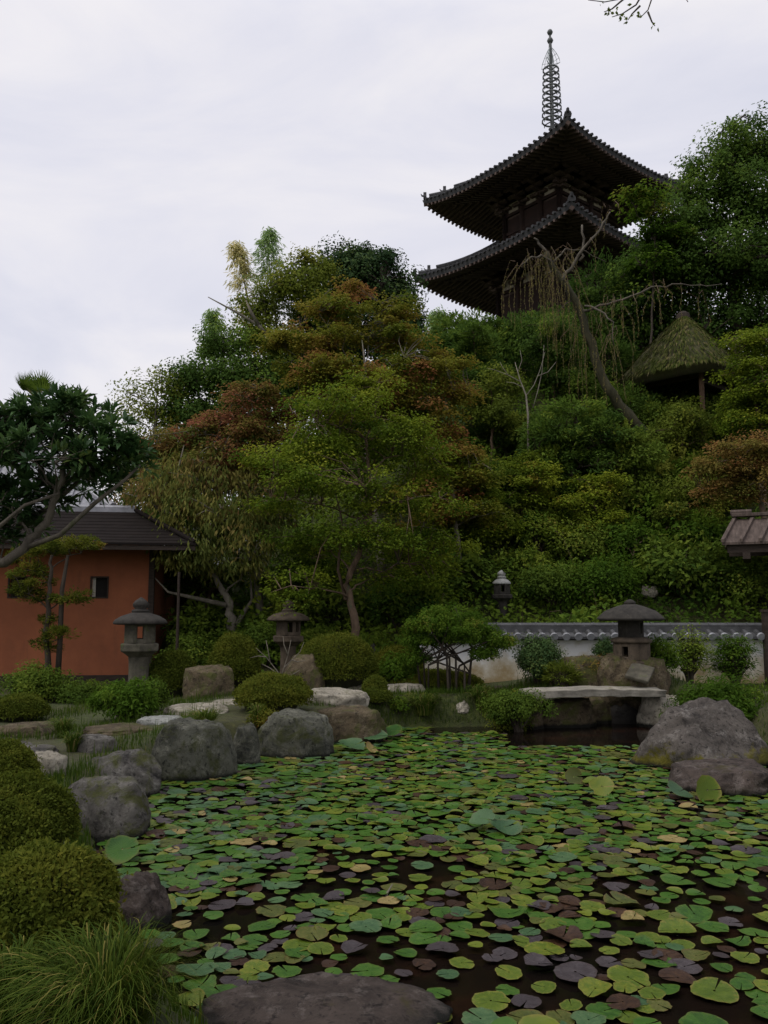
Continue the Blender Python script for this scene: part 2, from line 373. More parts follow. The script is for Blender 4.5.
# ---------------------------------------------------------------- rocks
def rock_mesh(w, d, h, seed, flat=0., facets=5, sub=4, rough=.16):
    bm = bmesh.new(); bmesh.ops.create_icosphere(bm, subdivisions=sub, radius=1)
    rr = random.Random(seed); planes = []
    for k in range(facets):
        n = Vector((rr.uniform(-1, 1), rr.uniform(-1, 1), rr.uniform(-.3, 1))).normalized(); planes.append((n, rr.uniform(.74, .93)))
    if flat: planes.append((Vector((rr.uniform(-.08, .08), rr.uniform(-.12, .0), 1)).normalized(), 1 - flat))
    off = Vector((rr.uniform(0, 50), rr.uniform(0, 50), rr.uniform(0, 50)))
    for v in bm.verts:
        p = v.co.copy()
        p *= 1 + rough * mnoise.fractal(p * 1.3 + off, 1.0, 2.0, 3)
        for n, dd in planes:
            e = p.dot(n) - dd
            if e > 0: p -= n * e * .9
        p *= 1 + .05 * mnoise.fractal(p * 4 + off, .8, 2.1, 6) - .02 * abs(mnoise.noise(p * 2.6 + off))
        v.co = p
    xs_ = [v.co.x for v in bm.verts]; ys_ = [v.co.y for v in bm.verts]; zt = max(v.co.z for v in bm.verts)
    cx, cy = (max(xs_) + min(xs_)) / 2, (max(ys_) + min(ys_)) / 2
    ex, ey = (max(xs_) - min(xs_)) / 2, (max(ys_) - min(ys_)) / 2
    for v in bm.verts:
        z = v.co.z / zt
        v.co = Vector(((v.co.x - cx) / ex * w / 2, (v.co.y - cy) / ey * d / 2, z * h if z > 0 else z * h * .6))
    for f in bm.faces: f.smooth = True
    me = bpy.data.meshes.new('rock'); bm.to_mesh(me); bm.free(); return me

def rock(name, label, px, py, wp, hp, mat, depth=.8, z=None, seed=1, flat=0., facets=5, rotz=0, cat='rock', group=None, lift=0., sub=5, Y=None):
    """base at pixel (px,py): on the water when z=0, else on the ground; size in pixels of the photo"""
    p = at(px, py, Y) if Y else (on(px, py, z) if z is not None else ground_hit(px, py))
    s = p[1] / FPX / math.cos(TILT) * 1.0; W_ = wp * s; D_ = W_ * depth
    d = np.array([p[0], p[1]]) / math.hypot(p[0], p[1]); c = p[:2] + d * D_ * .38
    H_ = hp * s
    el = (EYE[2] - p[2]) / p[1]                  # seen from above: some of the pixel height is the top's depth
    H_ = max(.05, H_ - el * D_ * (.75 if flat else .5))
    o = link(name, rock_mesh(W_, D_, H_, seed, flat, facets, sub), M[mat], loc=(c[0], c[1], p[2] if Y else (z if z is not None else min(p[2], g1(c[0], c[1]))) + lift), rot=(0, 0, rotz))
    return tag(o, label, cat, group)

SH = 'rocks along the pond edge'; ST_ = 'stepping stones of the garden path'
rock('boulder', 'big grey boulder rising from the water with yellow moss along its foot', 695, 770, 142, 74, 'stone_mossy', .75, 0, 21, 0, 4, .1, group=SH, sub=5)
rock('flat_rock', 'low flat purplish rock lying in front of the big mossy boulder', 728, 796, 120, 40, 'stone_purple', .75, 0, 8, .45, 3, .05, group=SH, sub=5)
rock('boulder', 'broad upright grey-green boulder with a flat top at the water', 194, 782, 84, 66, 'stone_green', .65, 0, 33, .28, 3, .2, group=SH, sub=5)
rock('boulder', 'narrow rounded boulder squeezed between two bigger flat-topped boulders', 246, 767, 32, 44, 'stone_green', .9, 0, 14, .12, 1, group=SH)
rock('boulder', 'wide dark green-grey boulder in front of the round azalea', 296, 759, 76, 52, 'stone_green', .7, 0, 51, .3, 2, -.1, group=SH, sub=5)
rock('boulder', 'long low brownish rock with a pale end beside the lily pads', 346, 744, 84, 40, 'stone_brown', .6, 0, 61, .3, 2, group=SH, sub=5)
rock('boulder', 'dark rounded boulder behind the pale-topped round boulder', 118, 800, 82, 54, 'stone_grey', .8, 0, 74, .05, 3, .3, group=SH, sub=5)
rock('boulder', 'pale-topped round grey boulder nearest the azalea mounds', 106, 840, 92, 68, 'stone_grey', .7, 0, 83, .1, 2, -.2, group=SH, sub=5)
rock('boulder', 'small brown speckled rock between azalea mound and lily pads', 136, 932, 66, 60, 'stone_purple', .9, 0, 92, 0, 3, group=SH, sub=5)
o = rock('foreground_rock', 'large flat brown rock at the near edge of the pond', 322, 1048, 262, 76, 'stone_purple', .55, 0, 105, .3, 2, .02, group=SH, sub=5)
rock('boulder', 'upright pointed boulder standing between two clipped round shrubs', 303, 691, 44, 38, 'stone_brown', .8, None, 112, .1, 3, Y=14.7)
rock('boulder', 'squarish brown boulder set behind the pale path slabs', 209, 694, 54, 30, 'stone_brown', .6, None, 123, .35, 3, Y=14.9)
rock('stone', 'small upright grey stone beside the wide clipped azalea dome', 374, 668, 16, 24, 'stone_grey', .8, None, 131)
rock('stone', 'small rounded whitish stone on the mossy bank above the pads', 461, 713, 21, 11, 'stone_pale', .8, None, 142, lift=.02)
rock('boulder', 'mottled pale stone holding up the far end of the bridge', 660, 728, 48, 36, 'stone_pale', .8, 0, 151, .3, 3)
rock('boulder', 'brown stone standing in the water under the stone bridge', 592, 728, 46, 32, 'stone_brown', .5, None, 165, .4, 3, Y=15.0)
rock('boulder', 'broad brown boulder on the bank behind the stone bridge', 590, 692, 84, 34, 'stone_brown', .5, None, 171, .2, 5)
rock('boulder', 'stone coloured near-black for the shade under the far half of the bridge', 628, 728, 60, 40, 'stone_shade', .5, None, 157, .3, 2, Y=15.0)  # added stone; its colour stands in for the shaded hollow
rock('stone', 'small brown stone peeping over the big mossy boulder', 688, 706, 15, 13, 'stone_brown', .8, None, 183)
rock('stone', 'pale angular stone poking out of the hillside leaves', 654, 573, 20, 18, 'stone_pale', .8, None, 191, lift=.35)
rock('stone', 'pale flat stone just above the broad lantern cap', 650, 606, 18, 7, 'stone_pale', .8, None, 199, .3, lift=.3)
# path slabs and stepping stones
for k, (px, py, wp, hp, mat, lab) in enumerate([
    (28, 737, 66, 17, 'stone_brown', 'long low brown kerb stone in the grass below the house shrubs'),
    (14, 754, 40, 14, 'stone_grey', 'grey stepping stone half hidden at the edge beside azaleas'),
    (34, 756, 46, 12, 'stone_grey', 'flat grey stepping stone behind the small pale stone'),
    (97, 753, 46, 20, 'stone_grey', 'thick rounded grey stepping stone behind the dark boulder'),
    (48, 778, 38, 28, 'stone_pale', 'small pale rounded stone beside the clipped azalea mounds'),
    (122, 735, 78, 13, 'stone_brown', 'long brownish stepping stone in front of the leafy shrub'),
    (160, 724, 44, 10, 'stone_blue', 'smooth pale bluish slab on the garden path'),
    (196, 715, 70, 13, 'stone_pale', 'broad pale slab on the path behind the flat-topped boulder'),
    (229, 705, 34, 7, 'stone_pale', 'thin far slab of the path beside the round azalea'),
    (334, 705, 72, 19, 'stone_pale', 'big pale flat stone on the bank between boulder and ball shrub'),
    (346, 691, 44, 9, 'stone_pale', 'narrow pale stone under the wide clipped azalea dome'),
    (404, 694, 46, 12, 'stone_pale', 'pale oval stone in front of the low clipped mound'),
    (438, 692, 34, 11, 'stone_pale', 'pale flat stone with brown side next to the oval one'),
    (466, 680, 30, 5, 'stone_pale', 'thin flat stone below the umbrella-shaped pruned pine'),
    (506, 691, 36, 6, 'stone_brown', 'thin brown stepping stone leading to the stone bridge')]):
    rock('stepping_stone', lab, px, py, wp, hp, mat, .8, None, 300 + k * 7, .5, 3, 0, 'stone', ST_, lift=-.01)

# ---------------------------------------------------------------- stone bridge
pa, pb = at(524, 696, 14.35), at(658, 692, 14.6); pa[2] = pb[2] = .56
L = math.hypot(*(pb - pa)[:2]); br = thing('stone_bridge', 'long flat grey stone slab bridge over the far pond channel', 'bridge', ((pa[0] + pb[0]) / 2, (pa[1] + pb[1]) / 2, 0), math.atan2(pb[1] - pa[1], pb[0] - pa[0]))
bm = bmesh.new(); bmesh.ops.create_cube(bm, size=1)
bmesh.ops.subdivide_edges(bm, edges=bm.edges[:], cuts=14, use_grid_fill=True)
for v in bm.verts:
    x = v.co.x * L; z = v.co.z * .12
    p = Vector((x, v.co.y * .62, z))
    nz = mnoise.fractal(p * 3 + Vector((4, 2, 7)), 1, 2, 4)
    p.y += .05 * nz * (1 if v.co.y > 0 else -1); p.z += .02 * mnoise.noise(p * 5) + .03 * (1 - (2 * v.co.x) ** 2); p.x += .05 * nz
    v.co = p
for f in bm.faces: f.smooth = True
me = bpy.data.meshes.new('slab'); bm.to_mesh(me); bm.free()
M['bridge_stone'] = rough_mat('bridge_stone', (.13, .12, .095), (.30, .275, .225), 4, 25, .6, .03, .85, [((.15, .14, .08), 5, .58)])
link('slab', me, M['bridge_stone'], br, (0, 0, .58))
for xx in (-L * .45,):
    o = link('pier', rock_mesh(.5, .6, .6, int(50 + xx * 10), .3, 5, 4), M['stone_brown'], br, (xx, .12, -.12))
o = link('abutment', rock_mesh(1.15, .5, .62, 77, .3, 2, 5), M['stone_brown'], br, (-L * .16, .22, -.12))
# leaning stone plate under the lantern
p = at(638, 676, 14.9)
rock('boulder', 'broad brown stone base carrying the broad-capped lantern', 632, 692, 74, 40, 'stone_brown', .7, None, 211, .35, 2, Y=14.95)
g = Geo(); g.box(-.2, .2, -.24, .24, -.035, .035)
o = g.build('stone_plate', M['lantern_stone'], loc=(p[0], p[1] - .12, .90), bevel=.02, rot=(R(28), R(14), R(-28)))
tag(o, 'grey square stone plate leaning below the broad-capped lantern', 'stone')

# ---------------------------------------------------------------- stone lanterns
def lantern_box(n, r, h, z0, open_idx, t=.05, post=.28):
    """n-sided fire box: corner posts, top and bottom rails, closed panels except open_idx"""
    g = Geo(); c = [(r * math.cos(2 * math.pi * (k + .5) / n), r * math.sin(2 * math.pi * (k + .5) / n)) for k in range(n)]
    def wedge(p, q, a, b_, zz0, zz1):
        P = [(p[0] + (q[0] - p[0]) * s, p[1] + (q[1] - p[1]) * s) for s in (a, b_)]
        I = [(x * (1 - t / r), y * (1 - t / r)) for x, y in P]
        V = [(*P[0], zz0), (*P[0], zz1), (*I[0], zz0), (*I[0], zz1), (*P[1], zz0), (*P[1], zz1), (*I[1], zz0), (*I[1], zz1)]
        g.hexa(V)
    for k in range(n):
        p, q = c[k], c[(k + 1) % n]
        if k in open_idx:
            wedge(p, q, 0, post, z0, z0 + h); wedge(p, q, 1 - post, 1, z0, z0 + h)
            wedge(p, q, post, 1 - post, z0, z0 + h * .2); wedge(p, q, post, 1 - post, z0 + h * .8, z0 + h)
        else: wedge(p, q, 0, 1, z0, z0 + h)
    return g
def cap_mod(n, amt): return lambda t: 1 + amt * abs(math.cos(n * t / 2)) ** 3

GL = 'stone lanterns in the garden'
def lantern(label, px, py, Y, height, capw, mats, rot=0, fire=(0, 3), zbase=None):
    p = at(px, py, Y); z = g1(p[0], p[1]) if zbase is None else zbase
    t = thing('stone_lantern', label, 'stone lantern', (p[0], p[1], z - .03), rot, GL); s = height / 1.7
    g = Geo(); g.lathe([(.30, 0), (.30, .08), (.24, .14), (.17, .17)], 6); g.build('base', M[mats[0]], t, bevel=.01).scale = (s, s, s)
    g = Geo(); g.lathe([(.175, .165), (.165, .3), (.16, .5), (.165, .68), (.175, .74)], 16); g.build('shaft', M[mats[0]], t, smooth_=False, bevel=.006).scale = (s, s, s)
    g = Geo(); g.lathe([(.18, .735), (.27, .80), (.34, .84), (.345, .95), (.25, .97)], 6, ph=R(30)); g.build('platform', M[mats[0]], t, bevel=.012).scale = (s, s, s)
    g = lantern_box(8, .265, .33, .97, fire, .06, .24); g.build('firebox', M[mats[0]], t, bevel=.006).scale = (s, s, s)
    cw = capw / 2 / s
    g = Geo(); g.lathe([(.22, 1.30), (cw * .90, 1.265), (cw * .99, 1.275), (cw, 1.30), (cw * .93, 1.345), (cw * .70, 1.405), (cw * .42, 1.445), (.13, 1.465)], 28, rmod=cap_mod(6, .03))
    g.build('cap', M[mats[1]], t, smooth_=True).scale = (s, s, s)
    g = Geo(); g.lathe([(.13, 1.455), (.15, 1.48), (.13, 1.505), (.09, 1.52), (.125, 1.56), (.13, 1.60), (.095, 1.65), (.04, 1.69), (.01, 1.71)], 14); g.build('finial', M[mats[1]], t, smooth_=True).scale = (s, s, s)
    return t
lantern('moss-stained stone lantern with mushroom cap before the terracotta house', 138, 692, 15.4, 1.90, .94, ('lantern_stone', 'lantern_cap'), R(17), (1, 5))
lantern('brown stone lantern half hidden under the maple leaves', 288, 660, 17.2, 1.66, .86, ('lantern_brown', 'lantern_brown'), R(15), (1, 2, 5, 6))
lantern('thin dark stone lantern with whitish cap on the leafy hillside', 502, 602, 19.6, 1.30, .42, ('lantern_cap', 'lantern_pale'), 0, (1, 5), None)

# broad-capped lantern on curved legs
p = at(632, 664, 15.3); zl = 1.04
t = thing('stone_lantern', 'squat stone lantern with very broad mushroom cap and pierced round base', 'stone lantern', (p[0], p[1], zl - .02), R(22.5), GL)
s = 15.3 / FPX
zt = at(632, 603, 15.3)[2] - zl; zc = at(632, 618, 15.3)[2] - zl; zf = at(632, 636, 15.3)[2] - zl
g = lantern_box(12, .33, zf * .62, zf * .16, (0, 4, 6, 10), .08, .16)
g.build('openwork_base', M['lantern_brown'], t, bevel=.015)
g = Geo(); g.lathe([(.32, 0), (.34, zf * .05), (.32, zf * .165), (.25, zf * .165)], 16); g.build('foot', M['lantern_brown'], t, bevel=.01)
g = Geo(); g.lathe([(.30, zf * .775), (.36, zf * .80), (.375, zf * .88), (.33, zf * .96), (.26, zf)], 16); g.build('platform', M['lantern_brown'], t, smooth_=True)
g = lantern_box(6, .23, zc - zf, zf, (1, 4)); g.build('firebox', M['lantern_cap'], t, bevel=.006)
cw = .60; hh = zt - zc
g = Geo(); g.lathe([(.2, zc - .005), (cw * .9, zc - .03), (cw, zc), (cw * .97, zc + .03), (cw * .75, zc + hh * .55), (cw * .4, zc + hh * .85), (.1, zc + hh)], 28, rmod=cap_mod(6, .04))
g.build('cap', M['lantern_cap'], t, smooth_=True)
g = Geo(); g.lathe([(.1, zc + hh - .01), (.11, zc + hh + .03), (.06, zc + hh + .07), (.01, zc + hh + .09)], 12); g.build('finial', M['lantern_cap'], t, smooth_=True)

# ---------------------------------------------------------------- white tiled garden wall
m, nt, b = new_mat('wall_plaster'); co = coords(nt, 'Object')
n1 = noise_n(nt, 3, 8, .7, co); sx = nt.nodes.new('ShaderNodeSeparateXYZ'); nt.links.new(co, sx.inputs[0])
mr = nt.nodes.new('ShaderNodeMapRange'); mr.inputs[1].default_value = .1; mr.inputs[2].default_value = .75; mr.inputs[3].default_value = .42; mr.inputs[4].default_value = 0
nt.links.new(sx.outputs[2], mr.inputs[0])
ad = nt.nodes.new('ShaderNodeMath'); ad.operation = 'MULTIPLY_ADD'; nt.links.new(n1.outputs[0], ad.inputs[0]); ad.inputs[1].default_value = .9; nt.links.new(mr.outputs[0], ad.inputs[2])
st = ramp(nt, [(.45, (.80, .79, .765)), (.62, (.60, .55, .44)), (.85, (.36, .27, .14))], ad.outputs[0])   # rising damp stain
nt.links.new(st.outputs[0], b.inputs['Base Color']); b.inputs['Roughness'].default_value = .9
bump(nt, b, noise_n(nt, 30, 6, .6, co).outputs[0], .2, .01); M['wall_plaster'] = m
M['tile_grey'] = rough_mat('tile_grey', (.022, .022, .022), (.065, .065, .065), 6, 30, .3, .01, .5, [((.2, .2, .2), 12, .64)], spec=.5)
M['tile_end'] = rough_mat('tile_end', (.19, .192, .20), (.31, .312, .325), 8, 30, .3, .01, .45, spec=.6)
M['wood_dark'] = rough_mat('wood_dark', (.016, .011, .008), (.045, .031, .022), 5, 30, .4, .01, .8, vec=(1, 1, 6))
M['wood_brown'] = rough_mat('wood_brown', (.07, .04, .025), (.15, .09, .055), 5, 30, .4, .01, .8, vec=(6, 6, 1))
wa, wb = at(420, 660, 17.1), at(768, 660, 17.1)
x0, x1 = wa[0], wb[0] - .02
gwz = .42
t = thing('garden_wall', 'white plaster garden wall capped with dark grey tiles', 'wall', ((x0 + x1) / 2, 17.1, gwz))
hw = (x1 - x0) / 2
ztop = at(600, 640, 17.1)[2] - gwz
g = Geo(); g.box(-hw, hw, -.11, .11, -.4, ztop); g.build('wall', M['wall_plaster'], t)
g = Geo(); g.box(-hw - .01, hw + .01, -.14, .14, ztop, ztop + .06); g.build('eave_board', M['wood_dark'], t)
g = Geo()
for s_ in (-1, 1):   # sloping cap
    g.hexa([(-hw - .05, s_ * .02, ztop + .12), (-hw - .05, s_ * .02, ztop + .19), (-hw - .05, s_ * .31, ztop + .03), (-hw - .05, s_ * .31, ztop + .08),
            (hw + .05, s_ * .02, ztop + .12), (hw + .05, s_ * .02, ztop + .19), (hw + .05, s_ * .31, ztop + .03), (hw + .05, s_ * .31, ztop + .08)])
nk = int(hw * 2 / .24)
for k in range(nk + 1):
    x = -hw + k * 2 * hw / nk
    for s_ in (-1, 1): g.tube([(x, s_ * .05, ztop + .185), (x, s_ * .31, ztop + .085)], .055, 8)
g.build('tile_cap', M['tile_grey'], t, smooth_=False)
g = Geo()
for k in range(nk + 1):
    x = -hw + k * 2 * hw / nk
    g.tube([(x, -.30, ztop + .088), (x, -.345, ztop + .07)], [.078, .078], 12)
g.build('end_tiles', M['tile_end'], t)
g = Geo(); g.box(-hw - .06, hw + .06, -.10, .10, ztop + .16, ztop + .265)
g.tube([(-hw - .06, 0, ztop + .29), (hw + .06, 0, ztop + .29)], .06, 10)
for k in range(18):
    a = -hw + k * 2 * hw / 18; g.tube([(a, 0, ztop + .29), (a + .03, 0, ztop + .29)], .07, 10)
g.build('ridge', M['tile_grey'], t)
# ---------------------------------------------------------------- terracotta house
m, nt, b = new_mat('terracotta'); co = coords(nt, 'Object')
n1 = noise_n(nt, 1.1, 6, .65, co); n2 = noise_n(nt, 60, 4, .6, co)
c = ramp(nt, [(.35, (.215, .068, .029)), (.65, (.30, .098, .041))], n1.outputs[0]).outputs[0]
n4 = noise_n(nt, 2.2, 8, .75, coords(nt, 'Object', (1.6, 1, .35)))
c = mixc(nt, ramp(nt, [(.55, (0, 0, 0)), (.75, (.55, .55, .55))], n4.outputs[0]).outputs[0], c, (.13, .05, .025))
nt.links.new(c, b.inputs['Base Color']); b.inputs['Roughness'].default_value = .95; bump(nt, b, n2.outputs[0], .3, .01)
M['terracotta'] = m
m, nt, b = new_mat('brown_shingle'); co = coords(nt, 'Object')
wv = nt.nodes.new('ShaderNodeTexBrick'); wv.inputs['Scale'].default_value = 1; wv.inputs['Brick Width'].default_value = .35; wv.inputs['Row Height'].default_value = .16; wv.inputs['Mortar Size'].default_value = .012
wv.inputs['Color1'].default_value = (.012, .009, .008, 1); wv.inputs['Color2'].default_value = (.009, .007, .006, 1); wv.inputs['Mortar'].default_value = (.012, .008, .006, 1)
nt.links.new(co, wv.inputs[0]); c = mixc(nt, .5, wv.outputs[0], ramp(nt, [(.3, (.008, .0065, .006)), (.7, (.02, .0155, .0135))], noise_n(nt, 3, 8, .7, co).outputs[0]).outputs[0])
nt.links.new(c, b.inputs['Base Color']); b.inputs['Roughness'].default_value = .9; b.inputs['Specular IOR Level'].default_value = .08; bump(nt, b, wv.outputs['Fac'], -.4, .01); M['brown_shingle'] = m
M['paper_white'] = rough_mat('paper_white', (.4, .37, .31), (.5, .47, .40), 3, 20, .05, .002, .9)
M['dark_inside'] = rough_mat('dark_inside', (.012, .01, .009), (.02, .017, .014), 3, 20, .1, .002, .9)
M['roof_tile_pale'] = rough_mat('roof_tile_pale', (.12, .12, .13), (.27, .27, .29), 4, 30, .3, .01, .45, [((.36, .36, .37), 9, .62)], spec=.6)

cpt = at(150, 684, 18.6); gzh = g1(cpt[0] - .5, cpt[1]) - .02
house = thing('garden_house', 'terracotta plastered house with dark brown hipped roof beside the garden', 'house', (cpt[0], cpt[1], gzh), R(8))
HW, HD = 8.0, 6.0; EZ = 3.4 - gzh            # eave height over the ground
wx0, wx1 = -1.32, -.99                         # small window opening
wz0, wz1 = at(110, 597, 18.6)[2] - gzh, at(110, 578, 18.6)[2] - gzh
vx0, vx1 = -3.05, -2.62; vz0, vz1 = at(30, 597, 18.4)[2] - gzh, at(30, 578, 18.4)[2] - gzh
g = Geo()
g.box(-HW, vx0, 0, .14, .14, EZ + .15); g.box(vx1, wx0, 0, .14, .14, EZ + .15); g.box(vx0, vx1, 0, .14, .14, vz0); g.box(vx0, vx1, 0, .14, vz1, EZ + .15); g.box(wx1, -.10, 0, .14, .14, EZ + .15); g.box(wx0, wx1, 0, .14, .14, wz0); g.box(wx0, wx1, 0, .14, wz1, EZ + .15)
g.box(-.14, 0 - .02, .14, HD, .14, EZ + .15)
g.build('wall', M['terracotta'], house)
g = Geo(); g.box(-HW, .03, -.03, .18, -.3, .14); g.box(-.17, .03, .18, HD, -.3, .14); g.build('ground_sill', M['wood_dark'], house)
g = Geo(); g.box(-.10, .02, -.035, .12, .14, EZ + .15); g.build('corner_post', M['wood_dark'], house)
for px_ in (-5.6,):
    g = Geo(); g.box(px_ - .05, px_ + .05, -.012, .1, .14, EZ + .12); g.build('post', M['wood_dark'], house)
win = Geo(); e = .03
win.box(wx0 - e, wx1 + e, -.02, .05, wz1, wz1 + e); win.box(wx0 - e, wx1 + e, -.02, .05, wz0 - e, wz0); win.box(wx0 - e, wx0, -.02, .05, wz0, wz1); win.box(wx1, wx1 + e, -.02, .05, wz0, wz1)
wo = win.build('window', M['wood_dark'], house)
g = Geo(); g.box(wx0, wx0 + .07, .07, .085, wz0, wz1); g.build('paper_screen', M['paper_white'], wo)
g = Geo(); g.box(wx0, wx1, .12, .13, wz0, wz1); g.build('pane', M['dark_inside'], wo)
g = Geo(); g.box(vx0 - e, vx1 + e, -.02, .05, vz1, vz1 + e); g.box(vx0 - e, vx1 + e, -.02, .05, vz0 - e, vz0); g.box(vx0 - e, vx0, -.02, .05, vz0, vz1); g.box(vx1, vx1 + e, -.02, .05, vz0, vz1)
wo = g.build('window', M['wood_dark'], house); g = Geo(); g.box(vx0, vx1, .11, .13, vz0, vz1); g.build('pane', M['dark_inside'], wo)
g = Geo()
for k in range(5): g.tube([(vx0 + .04 + k * .088, .07, vz0), (vx0 + .04 + k * .088, .07, vz1)], .012, 6)
g.build('bamboo_lattice', M['wood_dark'], wo)
# lower brown skirt roof (hipped), eave overhang 1 m
OV = 1.0; xi, yi, zi = -.55, .75, EZ + .86
def quadslab(g, A, B, C_, D, th):     # slab with top ABCD
    V = [];
    for p in (A, B, C_, D): V.append(p)
    Vb = [(p[0], p[1], p[2] - th) for p in V]
    g.add(V + Vb, [(0, 1, 2, 3), (7, 6, 5, 4), (0, 4, 5, 1), (1, 5, 6, 2), (2, 6, 7, 3), (3, 7, 4, 0)])
g = Geo()
N = 10
def prof(t): return EZ + .86 * (t * .82 + .18 * t * t)
for k in range(N):
    t0, t1 = k / N, (k + 1) / N
    z0, z1 = prof(t0) - EZ, prof(t1) - EZ
    y0, y1 = -OV + (yi + OV) * t0, -OV + (yi + OV) * t1; x0, x1 = OV + (xi - OV) * t0, OV + (xi - OV) * t1
    st = .012
    quadslab(g, (-HW - 1, y0, EZ + z0 + st), (x0, y0, EZ + z0 + st), (x1, y1, EZ + z1 + st * .2), (-HW - 1, y1, EZ + z1 + st * .2), .05)
    quadslab(g, (x0, y0, EZ + z0 + st), (x0, HD + OV, EZ + z0 + st), (x1, HD + OV, EZ + z1 + st * .2), (x1, y1, EZ + z1 + st * .2), .05)
skirt = g.build('skirt_roof', M['brown_shingle'], house)
g = Geo(); g.box(-HW - 1, OV - .02, -OV + .02, -OV + .10, EZ - .14, EZ - .045); g.box(OV - .10, OV - .02, -OV + .10, HD + OV, EZ - .14, EZ - .045); g.build('eave_board', M['wood_dark'], skirt)
g = Geo()
for k in range(22):
    x = OV - .35 - k * .42
    g.hexa([(x - .03, -OV + .1, EZ - .12), (x - .03, -OV + .1, EZ - .05), (x - .03, .1, EZ + .34), (x - .03, .1, EZ + .41), (x + .03, -OV + .1, EZ - .12), (x + .03, -OV + .1, EZ - .05), (x + .03, .1, EZ + .34), (x + .03, .1, EZ + .41)])
g.build('rafters', M['wood_dark'], skirt)
g = Geo(); g.tube([(OV - .03, -OV + .03, EZ + .04), (xi, yi, zi + .05)], .05, 8); g.build('hip_ridge', M['brown_shingle'], skirt)
# pale ridge under the upper roof
g = Geo(); g.box(-HW - 1, xi, yi - .02, yi + .2, zi - .15, zi + .07); g.tube([(-HW - 1, yi + .05, zi + .09), (xi, yi + .05, zi + .09)], .07, 10)
g.build('ridge', M['roof_tile_pale'], house)
# upper tiled hip roof
ux, uy, uz = xi - .55, yi + .15, zi + .05; top_y, top_z, top_x = HD / 2, zi + 1.95, ux - 2.2
g = Geo(); nseg = 8
def up(t): return uz + (top_z - uz) * (.7 * t + .3 * t * t)
for k in range(nseg):
    t0, t1 = k / nseg, (k + 1) / nseg
    y0, y1 = uy + (top_y - uy) * t0, uy + (top_y - uy) * t1; x0, x1 = ux + (top_x - ux) * t0, ux + (top_x - ux) * t1
    g.add([(-HW - 1, y0, up(t0)), (x0, y0, up(t0)), (x1, y1, up(t1)), (-HW - 1, y1, up(t1))], [(0, 1, 2, 3)])
    Y0, Y1 = HD - y0, HD - y1
    g.add([(x0, y0, up(t0)), (x0, Y0, up(t0)), (x1, Y1, up(t1)), (x1, y1, up(t1))], [(0, 1, 2, 3)])
    g.add([(-HW - 1, Y0, up(t0)), (x0, Y0, up(t0)), (x1, Y1, up(t1)), (-HW - 1, Y1, up(t1))], [(3, 2, 1, 0)])
for k in range(40):
    x = ux - .12 - k * .24
    if x < -HW - .9: break
    tm = min(1, (ux - x) / (ux - top_x)); tt = np.linspace(0, tm, 6)
    g.tube([(x, uy + (top_y - uy) * t, up(t) + .01) for t in tt], .055, 6)
for k in range(18):
    y = uy + .15 + k * .24
    if y > HD - uy: break
    tm = min(1, (min(y, HD - y) - uy) / (top_y - uy)); tt = np.linspace(0, tm, 5)
    if tm > .03: g.tube([(ux + (top_x - ux) * t, y, up(t) + .01) for t in tt], .055, 6)
ur = g.build('upper_roof', M['roof_tile_pale'], house)
g = Geo(); tt = np.linspace(0, 1, 8)
g.tube([(ux + (top_x - ux) * t, uy + (top_y - uy) * t, up(t) + .08) for t in tt], .11, 8)
g.tube([(ux + (top_x - ux) * t, HD - uy - (top_y - uy) * t, up(t) + .08) for t in tt], .11, 8)
g.tube([(top_x, top_y, top_z + .1), (-HW - 1, top_y, top_z + .1)], .15, 8); g.box(-HW - 1, top_x, top_y - .1, top_y + .1, top_z - .1, top_z + .12)
g.build('ridge_tiles', M['roof_tile_pale'], ur)

# ---------------------------------------------------------------- timber outbuilding behind the house
p = at(205, 640, 23.5); gb = g1(p[0], p[1])
ob = thing('outbuilding', 'dark timber outbuilding with grey tiled roof glimpsed behind the house corner', 'outbuilding', (p[0], p[1], gb), R(4))
ez = at(160, 569, 22.8)[2] - gb
g = Geo(); g.box(-3.8, 1.2, 0, 3, -.4, ez); g.build('wall', M['wood_dark'], ob)
for k in range(6):
    x = -3.8 + k; g = Geo(); g.box(x - .06, x + .06, -.05, .05, -.4, ez); g.build('post', M['wood_brown'], ob)
g = Geo(); quadslab(g, (-4.4, -.8, ez), (1.8, -.8, ez), (1.8, 1.5, ez + 1.15), (-4.4, 1.5, ez + 1.15), .1); quadslab(g, (1.8, 3.8, ez), (-4.4, 3.8, ez), (-4.4, 1.5, ez + 1.15), (1.8, 1.5, ez + 1.15), .1)
for k in range(26): g.tube([(-4.3 + k * .24, -.82, ez + .01), (-4.3 + k * .24, 1.5, ez + 1.16)], .05, 6)
rf = g.build('roof', M['roof_tile_pale'], ob)
g = Geo(); g.tube([(-4.4, 1.5, ez + 1.25), (1.8, 1.5, ez + 1.25)], .13, 8); g.build('ridge_tiles', M['tile_grey'], rf)
for k in range(2):
    x = -2.6 + k * 2.0
    g = Geo(); g.box(x, x + 1.2, -.03, .02, ez * .4, ez * .8); wn = g.build('window', M['dark_inside'], ob)
    g = Geo()
    for j in range(7): g.box(x + j * .2 - .015, x + j * .2 + .015, -.06, -.03, ez * .4, ez * .8)
    g.box(x - .05, x + 1.25, -.065, -.03, ez * .8, ez * .8 + .07); g.box(x - .05, x + 1.25, -.065, -.03, ez * .4 - .07, ez * .4); g.build('lattice', M['wood_brown'], wn)
